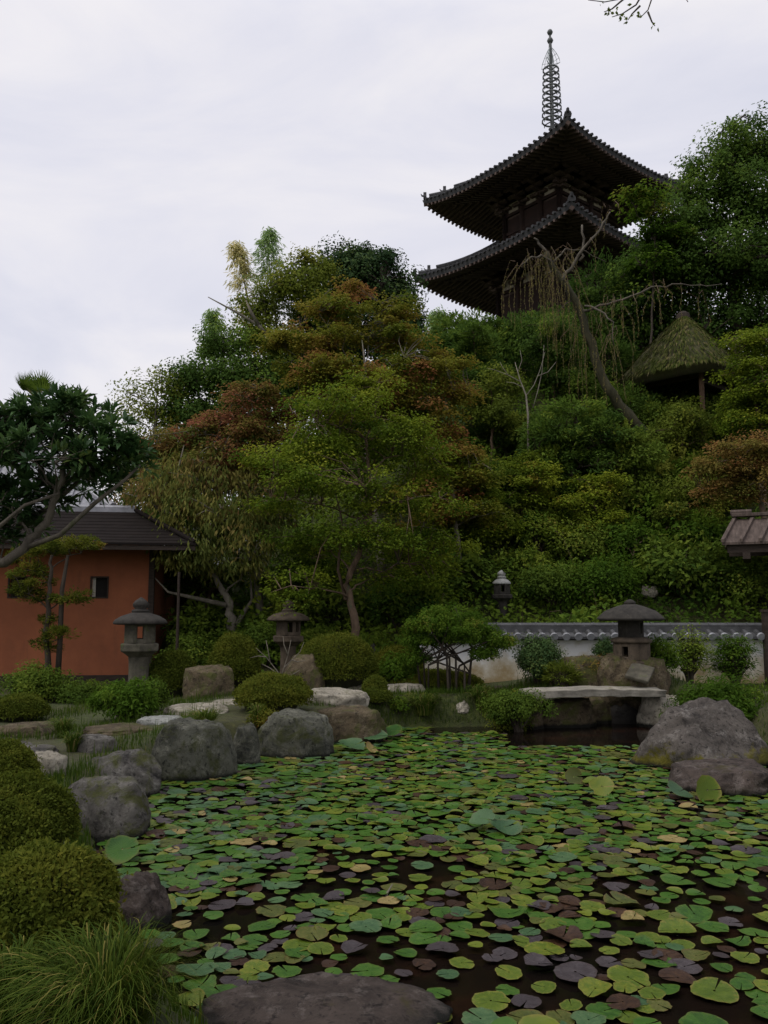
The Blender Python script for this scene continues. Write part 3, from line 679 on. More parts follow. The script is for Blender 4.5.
# thin dark prop pole beside the house
p = at(176, 672, 17.6); zt_ = at(176, 572, 17.6)[2]; zg = g1(p[0], p[1])
g = Geo(); g.tube([(0, 0, -.1), (.01, 0, (zt_ - zg) * .5), (0, .02, zt_ - zg)], [.035, .032, .028], 8)
tag(g.build('prop_pole', M['wood_dark'], loc=(p[0], p[1], zg)), 'thin dark pole standing beside the house corner under the branches', 'pole')

# ---------------------------------------------------------------- small gate with board roof
Yg = 18.6; pe = at(722, 547, Yg - .8); pr = at(734, 520, Yg)
gx0 = pr[0] - .27; gzz = g1(gx0 + 1.0, Yg + .4) - .1; ez = pe[2] - gzz; rz = pr[2] - gzz
gate = thing('garden_gate', 'garden gate with ribbed brown board roof behind the end of the white wall', 'gate', (gx0, Yg, gzz), R(-24))
M['roof_board'] = rough_mat('roof_board', (.04, .029, .023), (.115, .085, .07), 4, 30, .5, .01, .85, [((.15, .12, .10), 8, .62)], vec=(4, 1, 1))
GWd = 3.4; g = Geo()
quadslab(g, (0, -.8, ez + .1), (GWd, -.8, ez + .1), (GWd, 0, rz), (.27, 0, rz), .05); quadslab(g, (GWd, .8, ez + .1), (0, .8, ez + .1), (.27, 0, rz), (GWd, 0, rz), .05)
for k in range(9):
    x = .02 + k * .37; x2 = x + .25
    for s_ in (-1, 1):
        g.hexa([(x - .035, s_ * .84, ez + .105), (x - .035, s_ * .84, ez + .17), (x2 - .035, 0, rz + .005), (x2 - .035, 0, rz + .07), (x + .035, s_ * .84, ez + .105), (x + .035, s_ * .84, ez + .17), (x2 + .035, 0, rz + .005), (x2 + .035, 0, rz + .07)])
rf = g.build('roof', M['roof_board'], gate)
g = Geo(); g.box(.2, GWd, -.09, .09, rz + .055, rz + .13); g.tube([(.18, 0, rz + .15), (.62, 0, rz + .15)], .07, 8); g.build('ridge', M['roof_board'], rf, bevel=.01)
g = Geo(); g.box(.1, GWd, -.72, -.6, ez - .12, ez + .06); g.box(.1, GWd, .6, .72, ez - .12, ez + .06); g.box(.4, .55, -.8, .8, ez - .26, ez - .12); g.build('eave_beam', M['wood_dark'], gate)
for yy in (-.55, .55):
    for xx in (1.5, GWd - .3):
        g = Geo(); g.box(xx - .08, xx + .08, yy - .08, yy + .08, -.4, ez - .02); g.build('post', M['wood_brown'], gate, bevel=.01)
g = Geo(); g.box(1.58, GWd - .38, -.03, .03, .05, ez - .5)
for k in range(5): g.box(1.62 + k * .28, 1.66 + k * .28, -.05, -.03, .05, ez - .5)
g.build('door', M['wood_brown'], gate)
# brown corner post that closes the white wall
p = at(766, 690, 16.9); zg = g1(p[0], p[1]); zt_ = at(766, 612, 16.9)[2] - zg
g = Geo(); g.box(-.07, .07, -.07, .07, -.2, zt_); g.box(-.09, .09, -.09, .09, zt_, zt_ + .05)
tag(g.build('wall_post', M['wood_dark'], loc=(p[0] + .04, p[1] - .1, zg)), 'square brown wooden post closing the end of the white wall', 'post')

# ---------------------------------------------------------------- thatched hut on the slope
m, nt, b = new_mat('thatch'); co = coords(nt, 'Object', (14, 14, 3)); co2 = coords(nt, 'Object')
n1 = noise_n(nt, 3, 8, .75, co); n2 = noise_n(nt, 1.6, 7, .7, co2)
c = ramp(nt, [(.3, (.03, .025, .012)), (.55, (.085, .07, .032)), (.75, (.15, .125, .06))], n1.outputs[0]).outputs[0]
c = mixc(nt, ramp(nt, [(.40, (0, 0, 0)), (.60, (.75, .75, .75))], n2.outputs[0]).outputs[0], c, (.06, .075, .012))
nt.links.new(c, b.inputs['Base Color']); b.inputs['Roughness'].default_value = 1; bump(nt, b, n1.outputs[0], 1, .08); M['thatch'] = m
cL, cN, ap = at(613, 384, 25.9), at(716, 361, 23.4), at(690, 316, 25.4)
ctr = np.array([ap[0] - .22, 25.4]); ezh = (cL[2] + cN[2]) / 2
ang = math.atan2(cN[1] - cL[1], cN[0] - cL[0]); half = math.hypot(*(cN - cL)[:2]) / 2 * .93
gh = ezh - 2.35
hut = thing('thatched_hut', 'open thatched garden hut with mossy pyramid roof on the slope below the pagoda', 'hut', (ctr[0], ctr[1], gh), ang)
g = Geo(); n = 12; V = []; F = []
ns = 48
for i in range(n + 1):
    t = i / n; z = (ezh - gh) + (ap[2] - ezh) * (t ** .92); r = half * (1 - t) ** .95 * 1.02 + .05
    for k in range(ns):
        a = 2 * math.pi * k / ns + math.pi / 4; c_, s_ = math.cos(a), math.sin(a); q = (abs(c_) ** 5 + abs(s_) ** 5) ** (-1 / 5)
        a2 = a + math.pi / 4
        # superellipse square, rotated to axis alignment
        x, y = r * q * math.cos(a), r * q * math.sin(a)
        j = 1 + .03 * mnoise.noise(Vector((x * 2, y * 2, z * 2)))
        V.append((x * j, y * j, z + .05 * mnoise.noise(Vector((x * 3, y * 3, 5)))))
for i in range(n):
    for k in range(ns):
        k2 = (k + 1) % ns; F.append((i * ns + k, i * ns + k2, (i + 1) * ns + k2, (i + 1) * ns + k))
o0 = len(V)
for k in range(ns):
    x, y, z = V[k]; V.append((x * .93, y * .93, z - .30))
for k in range(ns):
    x, y, z = V[k]; V.append((x * .6, y * .6, z + .25))
for k in range(ns):
    k2 = (k + 1) % ns; F.append((k2, k, o0 + k, o0 + k2)); F.append((o0 + k2, o0 + k, o0 + ns + k, o0 + ns + k2))
F.append(tuple(o0 + ns + k for k in range(ns))); F.append(tuple(n * ns + k for k in range(ns)))
g.add(V, F); rf = g.build('roof', M['thatch'], hut, smooth_=True)
L_ = Leaves()   # ragged straw along the eave and roof surface
nst = 5200; a = rng.uniform(0, 2 * math.pi, nst); t = rng.uniform(0, 1, nst) ** 1.6
q = (np.abs(np.cos(a)) ** 5 + np.abs(np.sin(a)) ** 5) ** (-.2); r = (half * (1 - t) ** .95 * 1.03 + .06) * q
P = np.stack([r * np.cos(a), r * np.sin(a), (ezh - gh) + (ap[2] - ezh) * t ** .92 + .01], 1)
out = np.stack([np.cos(a), np.sin(a), np.zeros(nst)], 1)
L_.add(P, out + np.array([0, 0, -.75]) + .2 * rdir(nst), out * .6 + np.array([0, 0, 1]), rng.uniform(.14, .34, nst), .035, rng.uniform(0, 1, nst) ** 1.3)
M['straw_tuft'] = leaf_mat('straw_tuft', [(0, (.03, .042, .008)), (.5, (.055, .068, .013)), (.8, (.085, .08, .024)), (1, (.13, .11, .05))], .9, .1, gain=1.0)
L_.build('thatch_ends', M['straw_tuft'], rf)
g = Geo(); g.lathe([(.22, ap[2] - gh - .22), (.2, ap[2] - gh + .05), (.1, ap[2] - gh + .13)], 12); g.build('roof_cap', M['wood_dark'], rf)
for sx_ in (-1, 1):
    for sy_ in (-1, 1):
        x, y = sx_ * half * .62, sy_ * half * .62; wx = ctr + np.array([math.cos(ang) * x - math.sin(ang) * y, math.sin(ang) * x + math.cos(ang) * y])
        g = Geo(); g.tube([(x, y, min(0, g1(*wx) - gh) - .3), (x, y, 2.45)], .075, 10); g.build('post', M['wood_brown'], hut)
g = Geo(); hh = half * .62
for s_ in (-1, 1):
    g.box(-hh, hh, s_ * hh - .05, s_ * hh + .05, 2.05, 2.2); g.box(s_ * hh - .05, s_ * hh + .05, -hh, hh, 1.88, 2.03)
g.build('beams', M['wood_dark'], hut)
g = Geo(); g.box(-hh + .05, hh - .05, hh - .04, hh + .04, -.2, 1.85); g.box(-hh - .04, -hh + .04, -hh + .05, hh - .05, -.2, 1.85); g.build('back_wall', M['wood_dark'], hut)
g = Geo(); g.box(-hh, hh, -hh, hh, -.9, -.02); g.build('floor', M['wood_dark'], hut)

# ---------------------------------------------------------------- three-storeyed pagoda
M['roof_tile_dark'] = rough_mat('roof_tile_dark', (.018, .018, .019), (.06, .06, .062), 4, 30, .3, .01, .8, [((.10, .10, .097), 11, .65)])
M['pagoda_wood'] = rough_mat('pagoda_wood', (.05, .034, .028), (.115, .078, .062), 3, 20, .4, .01, .85, vec=(1, 1, 1))
M['pagoda_red'] = rough_mat('pagoda_red', (.016, .009, .007), (.036, .018, .013), 3, 20, .4, .01, .85)
M['pagoda_plaster'] = rough_mat('pagoda_plaster', (.30, .25, .2), (.5, .44, .36), 3, 20, .2, .01, .9)
M['bronze'] = rough_mat('bronze', (.055, .06, .06), (.13, .14, .135), 5, 30, .2, .005, .55)
M['bronze_pale'] = rough_mat('bronze_pale', (.25, .29, .29), (.4, .44, .44), 5, 30, .2, .005, .5)
HS = 19.3
pc = (7.86, 36.4); pgz = g1(*pc)
pag = thing('pagoda', 'dark wooden three-storeyed pagoda with upswept tiled roofs and ringed finial on the hilltop', 'pagoda', (pc[0], pc[1], pgz), R(38.6))

def rot4(P, s):
    for _ in range(s): P = (-P[1], P[0], P[2])
    return P
def pagoda_roof(a, top, z_e, rise, upturn, body, soffit_rise):
    def hw(t): return a + (top - a) * t
    def zt(u, t): return z_e + rise * (.55 * t + .45 * t * t) + upturn * abs(u) ** 2.6 * (1 - t) ** 2
    def pt(u, t): return (u * hw(t), -hw(t), zt(u, t))
    def so(u, t):    # soffit, t from eave to the body
        h = a - .06 + (body - a + .06) * t
        return (u * h, -h, z_e - .20 + soffit_rise * t + upturn * abs(u) ** 2.6 * (1 - t) ** 1.5)
    NU, NT = 24, 10
    g = Geo(); gs = Geo(); gt = Geo()
    for s in range(4):
        V = [rot4(pt(-1 + 2 * i / NU, j / NT), s) for j in range(NT + 1) for i in range(NU + 1)]
        F = [(j * (NU + 1) + i, j * (NU + 1) + i + 1, (j + 1) * (NU + 1) + i + 1, (j + 1) * (NU + 1) + i) for j in range(NT) for i in range(NU)]
        g.add(V, F)
        V = [rot4(so(-1 + 2 * i / NU, j / 4), s) for j in range(5) for i in range(NU + 1)]
        F = [(j * (NU + 1) + i, (j + 1) * (NU + 1) + i, (j + 1) * (NU + 1) + i + 1, j * (NU + 1) + i + 1) for j in range(4) for i in range(NU)]
        gs.add(V, F)
        # fascia between eave top and soffit
        V = []
        for i in range(NU + 1):
            u = -1 + 2 * i / NU; V += [rot4(pt(u, 0), s), rot4(so(u, 0), s)]
        g.add(V, [(2 * i, 2 * i + 1, 2 * i + 3, 2 * i + 2) for i in range(NU)])
        nk = int(2 * a / .27)
        for k in range(nk + 1):       # round tile rows
            x = -a + .05 + (2 * a - .1) * k / nk
            tm = 1 if abs(x) <= top else (a - abs(x)) / (a - top)
            if tm < .03: continue
            tt = np.linspace(-.015, tm, 7)
            gt.tube([rot4((x, -hw(t), zt(max(-1, min(1, x / hw(max(t, 0)))), max(t, 0)) + .025), s) for t in tt], .052, 6)
            gt.tube([rot4((x + .0, -a - .07, zt(x / a, 0) + .02), s), rot4((x, -a + .02, zt(x / a, 0) + .03), s)], .062, 8)
    roof = g.build('roof', M['roof_tile_dark'], pag)
    gs.build('soffit', M['pagoda_wood'], roof)
    gt.build('roof_tiles', M['roof_tile_dark'], roof)
    gr = Geo(); nr = int(2 * a / .26)
    for s in range(4):
        for k in range(nr + 1):
            x = -a + .12 + (2 * a - .24) * k / nr
            tm = 1 if abs(x) <= body else (a - .06 - abs(x)) / (a - .06 - body)
            if tm < .06: continue
            for (ta, tb, dz, w_) in ((-.02, min(tm, .5), .0, .045), (min(.34, tm), tm, -.10, .05)):
                if tb - ta < .03: continue
                def q(t, z_): 
                    h = a - .06 + (body - a + .06) * t; return (x, -h, so(max(-1, min(1, x / h)), max(t, 0))[2] + z_)
                A, B = q(ta, dz), q(tb, dz)
                gr.hexa([rot4((A[0] - w_, A[1], A[2] - .11), s), rot4((A[0] - w_, A[1], A[2] + .0), s), rot4((B[0] - w_, B[1], B[2] - .11), s), rot4((B[0] - w_, B[1], B[2] + .0), s),
                         rot4((A[0] + w_, A[1], A[2] - .11), s), rot4((A[0] + w_, A[1], A[2] + .0), s), rot4((B[0] + w_, B[1], B[2] - .11), s), rot4((B[0] + w_, B[1], B[2] + .0), s)])
    gr.build('rafters', M['pagoda_wood'], roof)
    for s in range(4):
        gh_ = Geo(); go_ = Geo()
        tt = np.linspace(.06, 1, 10); pts = [rot4((hw(t), -hw(t), zt(1, t) + .10), s) for t in tt]
        gh_.tube(pts, [.15] * 10, 8); gh_.tube([(p[0], p[1], p[2] + .19) for p in pts[2:]], .12, 8)
        # hip rafter below
        e, e2 = rot4((a - .05, -a + .05, so(1, 0)[2] - .03), s), rot4((body, -body, so(1, 1)[2] - .10), s)
        gr2 = Geo(); gr2.tube([e, e2], [.11, .12], 4); gr2.build('hip_rafter', M['pagoda_wood'], roof)
        # ridge-end ornaments: one at the eave corner, one further up
        for t, sc in ((.035, .8), (.20, 1.0)):
            go_ = Geo()
            c0 = rot4((hw(t), -hw(t), zt(1, t)), s); d = Vector((c0[0], c0[1], 0)).normalized(); n_ = Vector((-d.y, d.x, 0)); c0 = Vector(c0) + d * .08
            prof = [(-.15, 0), (.15, 0), (.19, .12), (.15, .25), (.08, .30), (.07, .42), (0, .48), (-.07, .42), (-.08, .30), (-.15, .25), (-.19, .12)]
            Vf = [c0 + n_ * (x * sc) + Vector((0, 0, z * sc)) + d * .06 for x, z in prof]; Vb = [v - d * .14 for v in Vf]; k = len(prof)
            go_.add([tuple(v) for v in Vf + Vb], [tuple(range(k))[::-1], tuple(range(k, 2 * k))] + [(i, (i + 1) % k, k + (i + 1) % k, k + i) for i in range(k)])
            tip = c0 + d * .02 + Vector((0, 0, .2 * sc)); go_.tube([tip - d * .1, tip + d * .14 * sc + Vector((0, 0, .04)), tip + d * .2 * sc + Vector((0, 0, .14))], [.05, .04, .015], 6)
            go_.build('ridge_end', M['roof_tile_dark'], roof)
        gh_.build('hip_ridge', M['roof_tile_dark'], roof)
    return roof

def pagoda_body(h, z0, z1, ze):
    """walled storey: posts, plaster panels, door, and a three-step bracket set under the eave"""
    g = Geo(); g.box(-h + .06, h - .06, -h + .06, h - .06, z0, z1 + .5); g.build('storey_wall', M['pagoda_wood'], pag)
    for s in range(4):
        for k in range(3):
            g = Geo(); xc = -h + 2 * h * (k + .5) / 3; hw_ = h / 3 * .52
            A = rot4((xc - hw_, -h - .012, 0), s); B = rot4((xc + hw_, -h + .09, 0), s); g.box(min(A[0], B[0]), max(A[0], B[0]), min(A[1], B[1]), max(A[1], B[1]), z1 - .02, z1 + .42)
            g.build('plaster_panel', M['pagoda_plaster'], pag)
    g = Geo()
    for s in range(4):
        for k in range(4):
            x = -h + 2 * h * k / 3; P = [rot4((x, -h, z), s) for z in (z0, z1)]; g.tube(P, .13, 8)
        for z in (z0 + .1, (z0 + z1) / 2, z1 - .1):
            A = rot4((-h, -h - .04, z - .07), s); B = rot4((h, -h + .07, z + .07), s)
            g.box(min(A[0], B[0]), max(A[0], B[0]), min(A[1], B[1]), max(A[1], B[1]), z - .07, z + .07)
        for k in (0, 2):    # dark side lattices flanking the door
            x0_, x1_ = -h + 2 * h * k / 3 + .16, -h + 2 * h * (k + 1) / 3 - .16
            A = rot4((x0_, -h - .0, 0), s); B = rot4((x1_, -h + .05, 0), s); g.box(min(A[0], B[0]), max(A[0], B[0]), min(A[1], B[1]), max(A[1], B[1]), z0 + .2, z1 - .3)
    g.build('frame', M['pagoda_red'], pag)
    for s in range(4):
        g = Geo(); A = rot4((-h / 3 + .13, -h - .03, 0), s); B = rot4((h / 3 - .13, -h + .05, 0), s); g.box(min(A[0], B[0]), max(A[0], B[0]), min(A[1], B[1]), max(A[1], B[1]), z0 + .12, z1 - .22)
        g.build('door', M['pagoda_red'], pag)
    g = Geo()
    for s in range(4):
        for k in range(4):
            x = -h + 2 * h * k / 3
            for j in range(3):
                o_ = .28 * j + .1; z = z1 + .02 + j * .26
                for (hx, y0_, y1_, za, zb) in ((.45 - .0 * j, -h - o_ - .09, -h - o_ + .09, z + .10, z + .22), (.10, -h - o_ - .2, -h + .05, z, z + .13)):
                    A = rot4((x - hx, y0_, 0), s); B = rot4((x + hx, y1_, 0), s); g.box(min(A[0], B[0]), max(A[0], B[0]), min(A[1], B[1]), max(A[1], B[1]), za + .002 * s, zb + .002 * s)
    g.build('brackets', M['pagoda_wood'], pag)

Z3, Z2 = 20.70 - pgz, 16.98 - pgz; Z1 = Z2 - 4.6
A3, A2, A1 = 4.31, 4.62, 4.75
g = Geo(); g.box(-3.6, 3.6, -3.6, 3.6, -1.2, .7); g.build('platform', M['lantern_stone'], pag)
pagoda_body(2.2, .7, Z1 - .55, Z1); pagoda_roof(A1, 2.1, Z1, 1.6, .42, 2.45, .72)
pagoda_body(1.85, Z1 + 1.2, Z2 - .55, Z2); pagoda_roof(A2, 1.8, Z2, 1.6, .42, 2.1, .72)
pagoda_body(1.6, Z2 + 1.2, Z3 - .55, Z3); pagoda_roof(A3, .35, Z3, 2.55, .42, 1.9, .72)
# balcony rails are hidden by the roofs; finial
zb = Z3 + 2.5
fin = Geo(); fin.box(-.45, .45, -.45, .45, zb - .15, zb + .35); fin.box(-.52, .52, -.52, .52, zb + .35, zb + .43)
fo = fin.build('finial', M['bronze'], pag)
def fz(py): return at(552, py, pc[1])[2] - pgz
zr0, zr1, zs1, ztp = fz(121), fz(70), fz(47), fz(30)
g = Geo(); g.lathe([(.42, zb + .43), (.4, zb + .55), (.3, zb + .7), (.1, zb + .76)], 16); g.build('bowl', M['bronze'], fo)
g = Geo(); g.tube([(0, 0, zb + .4), (0, 0, zs1), (0, 0, ztp - .05)], [.10, .075, .04], 10); g.build('mast', M['bronze'], fo)
for k in range(9):
    z = zr0 + (zr1 - zr0) * k / 8; r = .45 - .012 * k; g = Geo()
    g.lathe([(r - .02, z - .035), (r + .02, z - .04), (r + .035, z), (r + .02, z + .03), (r - .02, z + .03), (r - .02, z - .035)], 20, cap=False)
    for q_ in range(4):
        a_ = q_ * math.pi / 2; g.tube([(.06 * math.cos(a_), .06 * math.sin(a_), z), (r * math.cos(a_), r * math.sin(a_), z)], .03, 5)
    for q_ in range(8):
        a_ = q_ * math.pi / 4; g.tube([(r * math.cos(a_), r * math.sin(a_), z - .04), (r * 1.06 * math.cos(a_), r * 1.06 * math.sin(a_), z - .14)], [.03, .012], 5)
    g.build('ring', M['bronze'], fo)
g = Geo()
for q_ in range(4):     # flame-shaped openwork plates
    a_ = q_ * math.pi / 2 + .3; d = Vector((math.cos(a_), math.sin(a_), 0))
    out_ = [(.05, 0), (.46, -.02), (.42, .28), (.30, .62), (.16, .95), (.05, 1.15)]
    pts = [d * x + Vector((0, 0, zr1 + .22 + z * (zs1 - zr1 - .25) / 1.15)) for x, z in out_]; g.tube(pts, .016, 5)
    for k in range(1, 5):
        x, z = out_[k]; g.tube([d * .05 + Vector((0, 0, pts[k].z - .1)), pts[k]], .012, 4)
    for f_ in (.35, .68): g.tube([d * (x * f_) + Vector((0, 0, p.z)) for (x, z), p in zip(out_[1:], pts[1:])], .012, 4)
g.build('flame_plates', M['bronze_pale'], fo)
for z, r in ((zs1 + .32, .15), (ztp - .12, .14)):
    g = Geo(); g.lathe([(.01, z - r), (r * .7, z - r * .7), (r, z), (r * .7, z + r * .7), (.01, z + r * 1.25)], 14); g.build('ball', M['bronze'], fo, smooth_=True)
# ---------------------------------------------------------------- trees
def lobe_world(lobes, Y):
    out = []
    for (px, py, dy, rw, rh, tone) in lobes:
        c = at(px, py, Y + dy); s = (Y + dy) / FPX
        out.append((c, np.array([rw * s, .5 * (rw + rh) * s * .9, rh * s]), tone))
    return out
def clump_centres(lobes, spacing, under=.35):
    C, O, T = [], [], []
    for c, r, tone in lobes:
        area = 4 * math.pi * ((r[0] * r[1]) ** 1.6 / 3 + (r[0] * r[2]) ** 1.6 / 3 + (r[1] * r[2]) ** 1.6 / 3) ** (1 / 1.6)
        n = max(4, int(area / spacing ** 2)); d = rdir(n)
        lo = d[:, 2] < -under; d[lo, 2] *= -rng.uniform(0, 1, lo.sum()); d = nrm(d)
        rr = np.where(rng.uniform(size=n) < .62, rng.uniform(.75, 1.12, n), rng.uniform(.25, .75, n))
        C.append(c + d * rr[:, None] * r); O.append(d); T.append(tone + .20 * rng.normal(size=n))
    return np.concatenate(C), np.concatenate(O), np.concatenate(T)

def clump_leaves(L, C, O, T, n, cr, style, ll, lw, flat=.35, jit=.5, tj=.065):
    k = len(C); sz = rng.uniform(.5, 1.35, k); C = np.repeat(C, n, 0); O = np.repeat(O, n, 0); T = np.repeat(T, n); sz = np.repeat(sz, n)
    N_ = len(C); q = rdir(N_) * (rng.uniform(size=N_) ** .45)[:, None] * sz[:, None] * cr
    up = np.array([0, 0, 1.0])
    if style == 'layer':
        q[:, 2] *= flat
        th = np.repeat(rng.uniform(0, 6.28, k), n); tl = np.repeat(rng.normal(size=k) * .30, n)     # every spray leans its own way
        q[:, 2] += tl * (q[:, 0] * np.cos(th) + q[:, 1] * np.sin(th))
        q[:, 2] -= .25 * (q[:, 0] ** 2 + q[:, 1] ** 2) / cr
        A = q * np.array([1, 1, .2]) + .5 * cr * rdir(N_) * np.array([1, 1, .35]) + np.array([0, 0, -.15 * cr]); N = up + jit * rdir(N_) + .25 * O
    elif style == 'ball':
        q[:, 2] *= .8
        N = nrm(q) * .8 + O * .4 + up * .5 + jit * rdir(N_); A = np.cross(N, rdir(N_)) + .5 * nrm(q)
    elif style == 'droop':
        A = np.array([0, 0, -1.0]) + .55 * rdir(N_) + .3 * O; N = rdir(N_) + .5 * O + .3 * up
    elif style == 'plume':
        q[:, 2] *= 1.3
        A = O * np.array([1, 1, .2]) + .45 * rdir(N_) + np.array([0, 0, -.55]); N = up + .7 * rdir(N_)
    elif style == 'spray':        # conifer sprays
        q[:, 2] *= .6
        A = O + .5 * rdir(N_) + np.array([0, 0, -.2]); N = up * .6 + O * .5 + .6 * rdir(N_)
    f = rng.uniform(.65, 1.25, N_)
    L.add(C + q, A, N, ll * f, lw * f, T + tj * rng.normal(size=N_))

def grow(g, trunk, r0, r1, C, nmain=7, sides=7, twig=.02, sag=.0):
    """trunk polyline, main limbs to spread-out targets, twigs from the limbs to every clump"""
    trunk = [np.array(p) for p in trunk]
    # resample with slight wobble
    pts = []; m = 5
    for i in range(len(trunk) - 1):
        for k in range(m):
            t = k / m; p = trunk[i] * (1 - t) + trunk[i + 1] * t
            pts.append(p + (rng.normal(size=3) * .25 * r0 if 0 < k else 0))
    pts.append(trunk[-1]); n = len(pts)
    rad = [r0 + (r1 - r0) * (i / (n - 1)) ** .8 for i in range(n)]; rad[0] *= 1.35; rad[1] *= 1.1
    g.tube(pts, rad, sides + 3)
    if len(C) == 0: return
    idx = [int(np.argmax(np.linalg.norm(C - pts[-1], axis=1)))]
    dd = np.linalg.norm(C - C[idx[0]], axis=1)
    while len(idx) < min(nmain, len(C)):
        j = int(np.argmax(dd)); idx.append(j); dd = np.minimum(dd, np.linalg.norm(C - C[j], axis=1))
    nodes = [(p, r) for p, r in zip(pts[n // 3:], rad[n // 3:])]
    NP = [p for p, r in nodes]; NR = [r for p, r in nodes]
    for j in idx:
        tgt = C[j]; cost = [np.linalg.norm(tgt - p) + 1.2 * max(0, p[2] - tgt[2] + .3) for p in NP[:n]]
        i = int(np.argmin(cost[:max(3, len(nodes))])); p0 = NP[i]; rr = max(.35 * min(NR[i], r0), twig * 1.2)
        d = tgt - p0; L_ = np.linalg.norm(d); mid = p0 + d * .5 + np.array([0, 0, .13 * L_]) + rng.normal(size=3) * .06 * L_
        ss = np.linspace(0, 1, 8); bp = [(1 - s) ** 2 * p0 + 2 * s * (1 - s) * mid + s * s * tgt + (rng.normal(size=3) * .02 * L_ if 0 < s < 1 else 0) for s in ss]
        br = [rr * (1 - .75 * s) for s in ss]; g.tube(bp, br, sides - 1, cap=False)
        NP += bp[2:]; NR += br[2:]
    A = np.array(NP)
    for c in C:
        dist = np.linalg.norm(A - c, axis=1) + .6 * np.maximum(0, A[:, 2] - c[2]); i = int(np.argmin(dist)); p0 = A[i]; L_ = np.linalg.norm(c - p0)
        if L_ < .05: continue
        mid = (p0 + c) / 2 + np.array([0, 0, .1 * L_]) + rng.normal(size=3) * .08 * L_
        g.tube([p0, mid, c], [min(NR[i], twig), twig * .7, twig * .3], 4, cap=False)

def tree(name, label, cat, Y, trunk, r0, lobes, mat, bark, spacing, n, cr, style, ll, lw, group=None, nmain=8, flat=.35, twig=.018, r1=None, jit=.5, stems=None):
    base = at(trunk[0][0], trunk[0][1], Y + trunk[0][2]); zg = g1(base[0], base[1])
    tp = [at(a, b_, Y + c) for a, b_, c in trunk]
    tp[0] = np.array([base[0], base[1], zg - .15])
    tp = [tp[0]] + [p for p in tp[1:] if p[2] > zg + .2]
    root = thing(name, label, cat, (base[0], base[1], zg), 0, group); og = np.array([base[0], base[1], zg])
    C, O, T = clump_centres(lobe_world(lobes, Y), spacing)
    g = Geo(); grow(g, [p - og for p in tp], r0, r1 or r0 * .3, C - og, nmain, 6, twig)
    for st in stems or []:
        q = [at(a, b_, Y + c) - og for a, b_, c in st]; g.tube(q, list(np.linspace(r0 * .42, twig * .5, len(q))), 7)
    g.build('trunk', M[bark], root, smooth_=True)
    L = Leaves(); clump_leaves(L, C, O, T, n, cr, style, ll, lw, flat, jit)
    L.build('crown', M[mat], root, og)
    return root

GT = 'trees on the hillside'
# the green maple in the middle
tree('maple_tree', 'tall spreading green maple with slender forked trunk in the middle of the garden', 'tree', 17.4,
     [(357, 655, 0), (354, 615, 0), (346, 585, .1), (360, 550, .2), (372, 500, .2), (366, 440, .2)], .105,
     [(345, 420, 0, 62, 34, .52), (300, 455, -.3, 52, 30, .45), (395, 450, .2, 55, 34, .45), (330, 485, -.8, 58, 26, .40), (400, 505, 0, 58, 24, .42), (285, 505, .3, 34, 18, .45),
      (300, 575, -.3, 36, 11, .42), (286, 592, -.8, 26, 8, .38), (400, 580, .4, 36, 11, .42), (440, 565, .8, 28, 12, .45), (365, 540, -.6, 52, 20, .35), (425, 545, .6, 40, 22, .38), (310, 545, .4, 40, 20, .35), (350, 460, .9, 70, 40, .35), (262, 462, .6, 26, 14, .6), (432, 478, .9, 26, 18, .5), (372, 385, .3, 34, 18, .62)],
     'maple_green', 'bark_brown', .49, 105, .40, 'layer', .07, .048, nmain=14, flat=.42, jit=.8, stems=[[(346, 600, .1), (338, 570, .3), (342, 520, .4), (330, 470, .4)]])
tree('maple_tree', 'orange-tipped maple rising behind the tall green maple', 'tree', 20.5,
     [(385, 640, 0), (380, 560, 0), (368, 470, 0), (362, 400, 0)], .15,
     [(340, 312, 0, 34, 18, .55), (318, 345, 0, 44, 20, .5), (385, 340, .2, 42, 22, .45), (415, 372, 0, 36, 24, .55), (345, 375, -.6, 50, 22, .6), (305, 372, .4, 32, 18, .4), (405, 405, 0, 40, 26, .6), (365, 405, .6, 54, 40, .5), (350, 290, .2, 18, 9, .75), (405, 305, .3, 20, 8, .35), (270, 340, .3, 24, 10, .3), (430, 430, .3, 30, 24, .62), (440, 365, .3, 26, 14, .55), (452, 398, .4, 26, 16, .6), (295, 345, .5, 26, 14, .45), (390, 315, .3, 26, 12, .5), (330, 410, .2, 40, 22, .45)],
     'maple_orange', 'bark_grey', .48, 140, .42, 'layer', .082, .058, nmain=12, flat=.42, jit=.8, stems=[[(352, 400, -.9), (366, 372, -1), (362, 340, -1)]])
tree('maple_tree', 'reddish maple between the tall green maple and the house', 'tree', 20.0,
     [(262, 640, 0), (255, 560, 0), (240, 490, 0), (238, 440, 0)], .12,
     [(255, 398, 0, 34, 14, .48), (228, 425, 0, 36, 16, .58), (195, 440, .2, 34, 18, .45), (160, 450, 0, 30, 16, .5), (270, 435, -.4, 36, 20, .45), (220, 462, -.3, 42, 20, .52), (180, 478, .4, 36, 18, .45), (265, 470, .4, 40, 30, .5), (290, 415, .3, 26, 16, .5), (150, 480, .6, 24, 14, .5)],
     'maple_red', 'bark_grey', .46, 135, .42, 'layer', .08, .055, nmain=10, flat=.42, jit=.8)
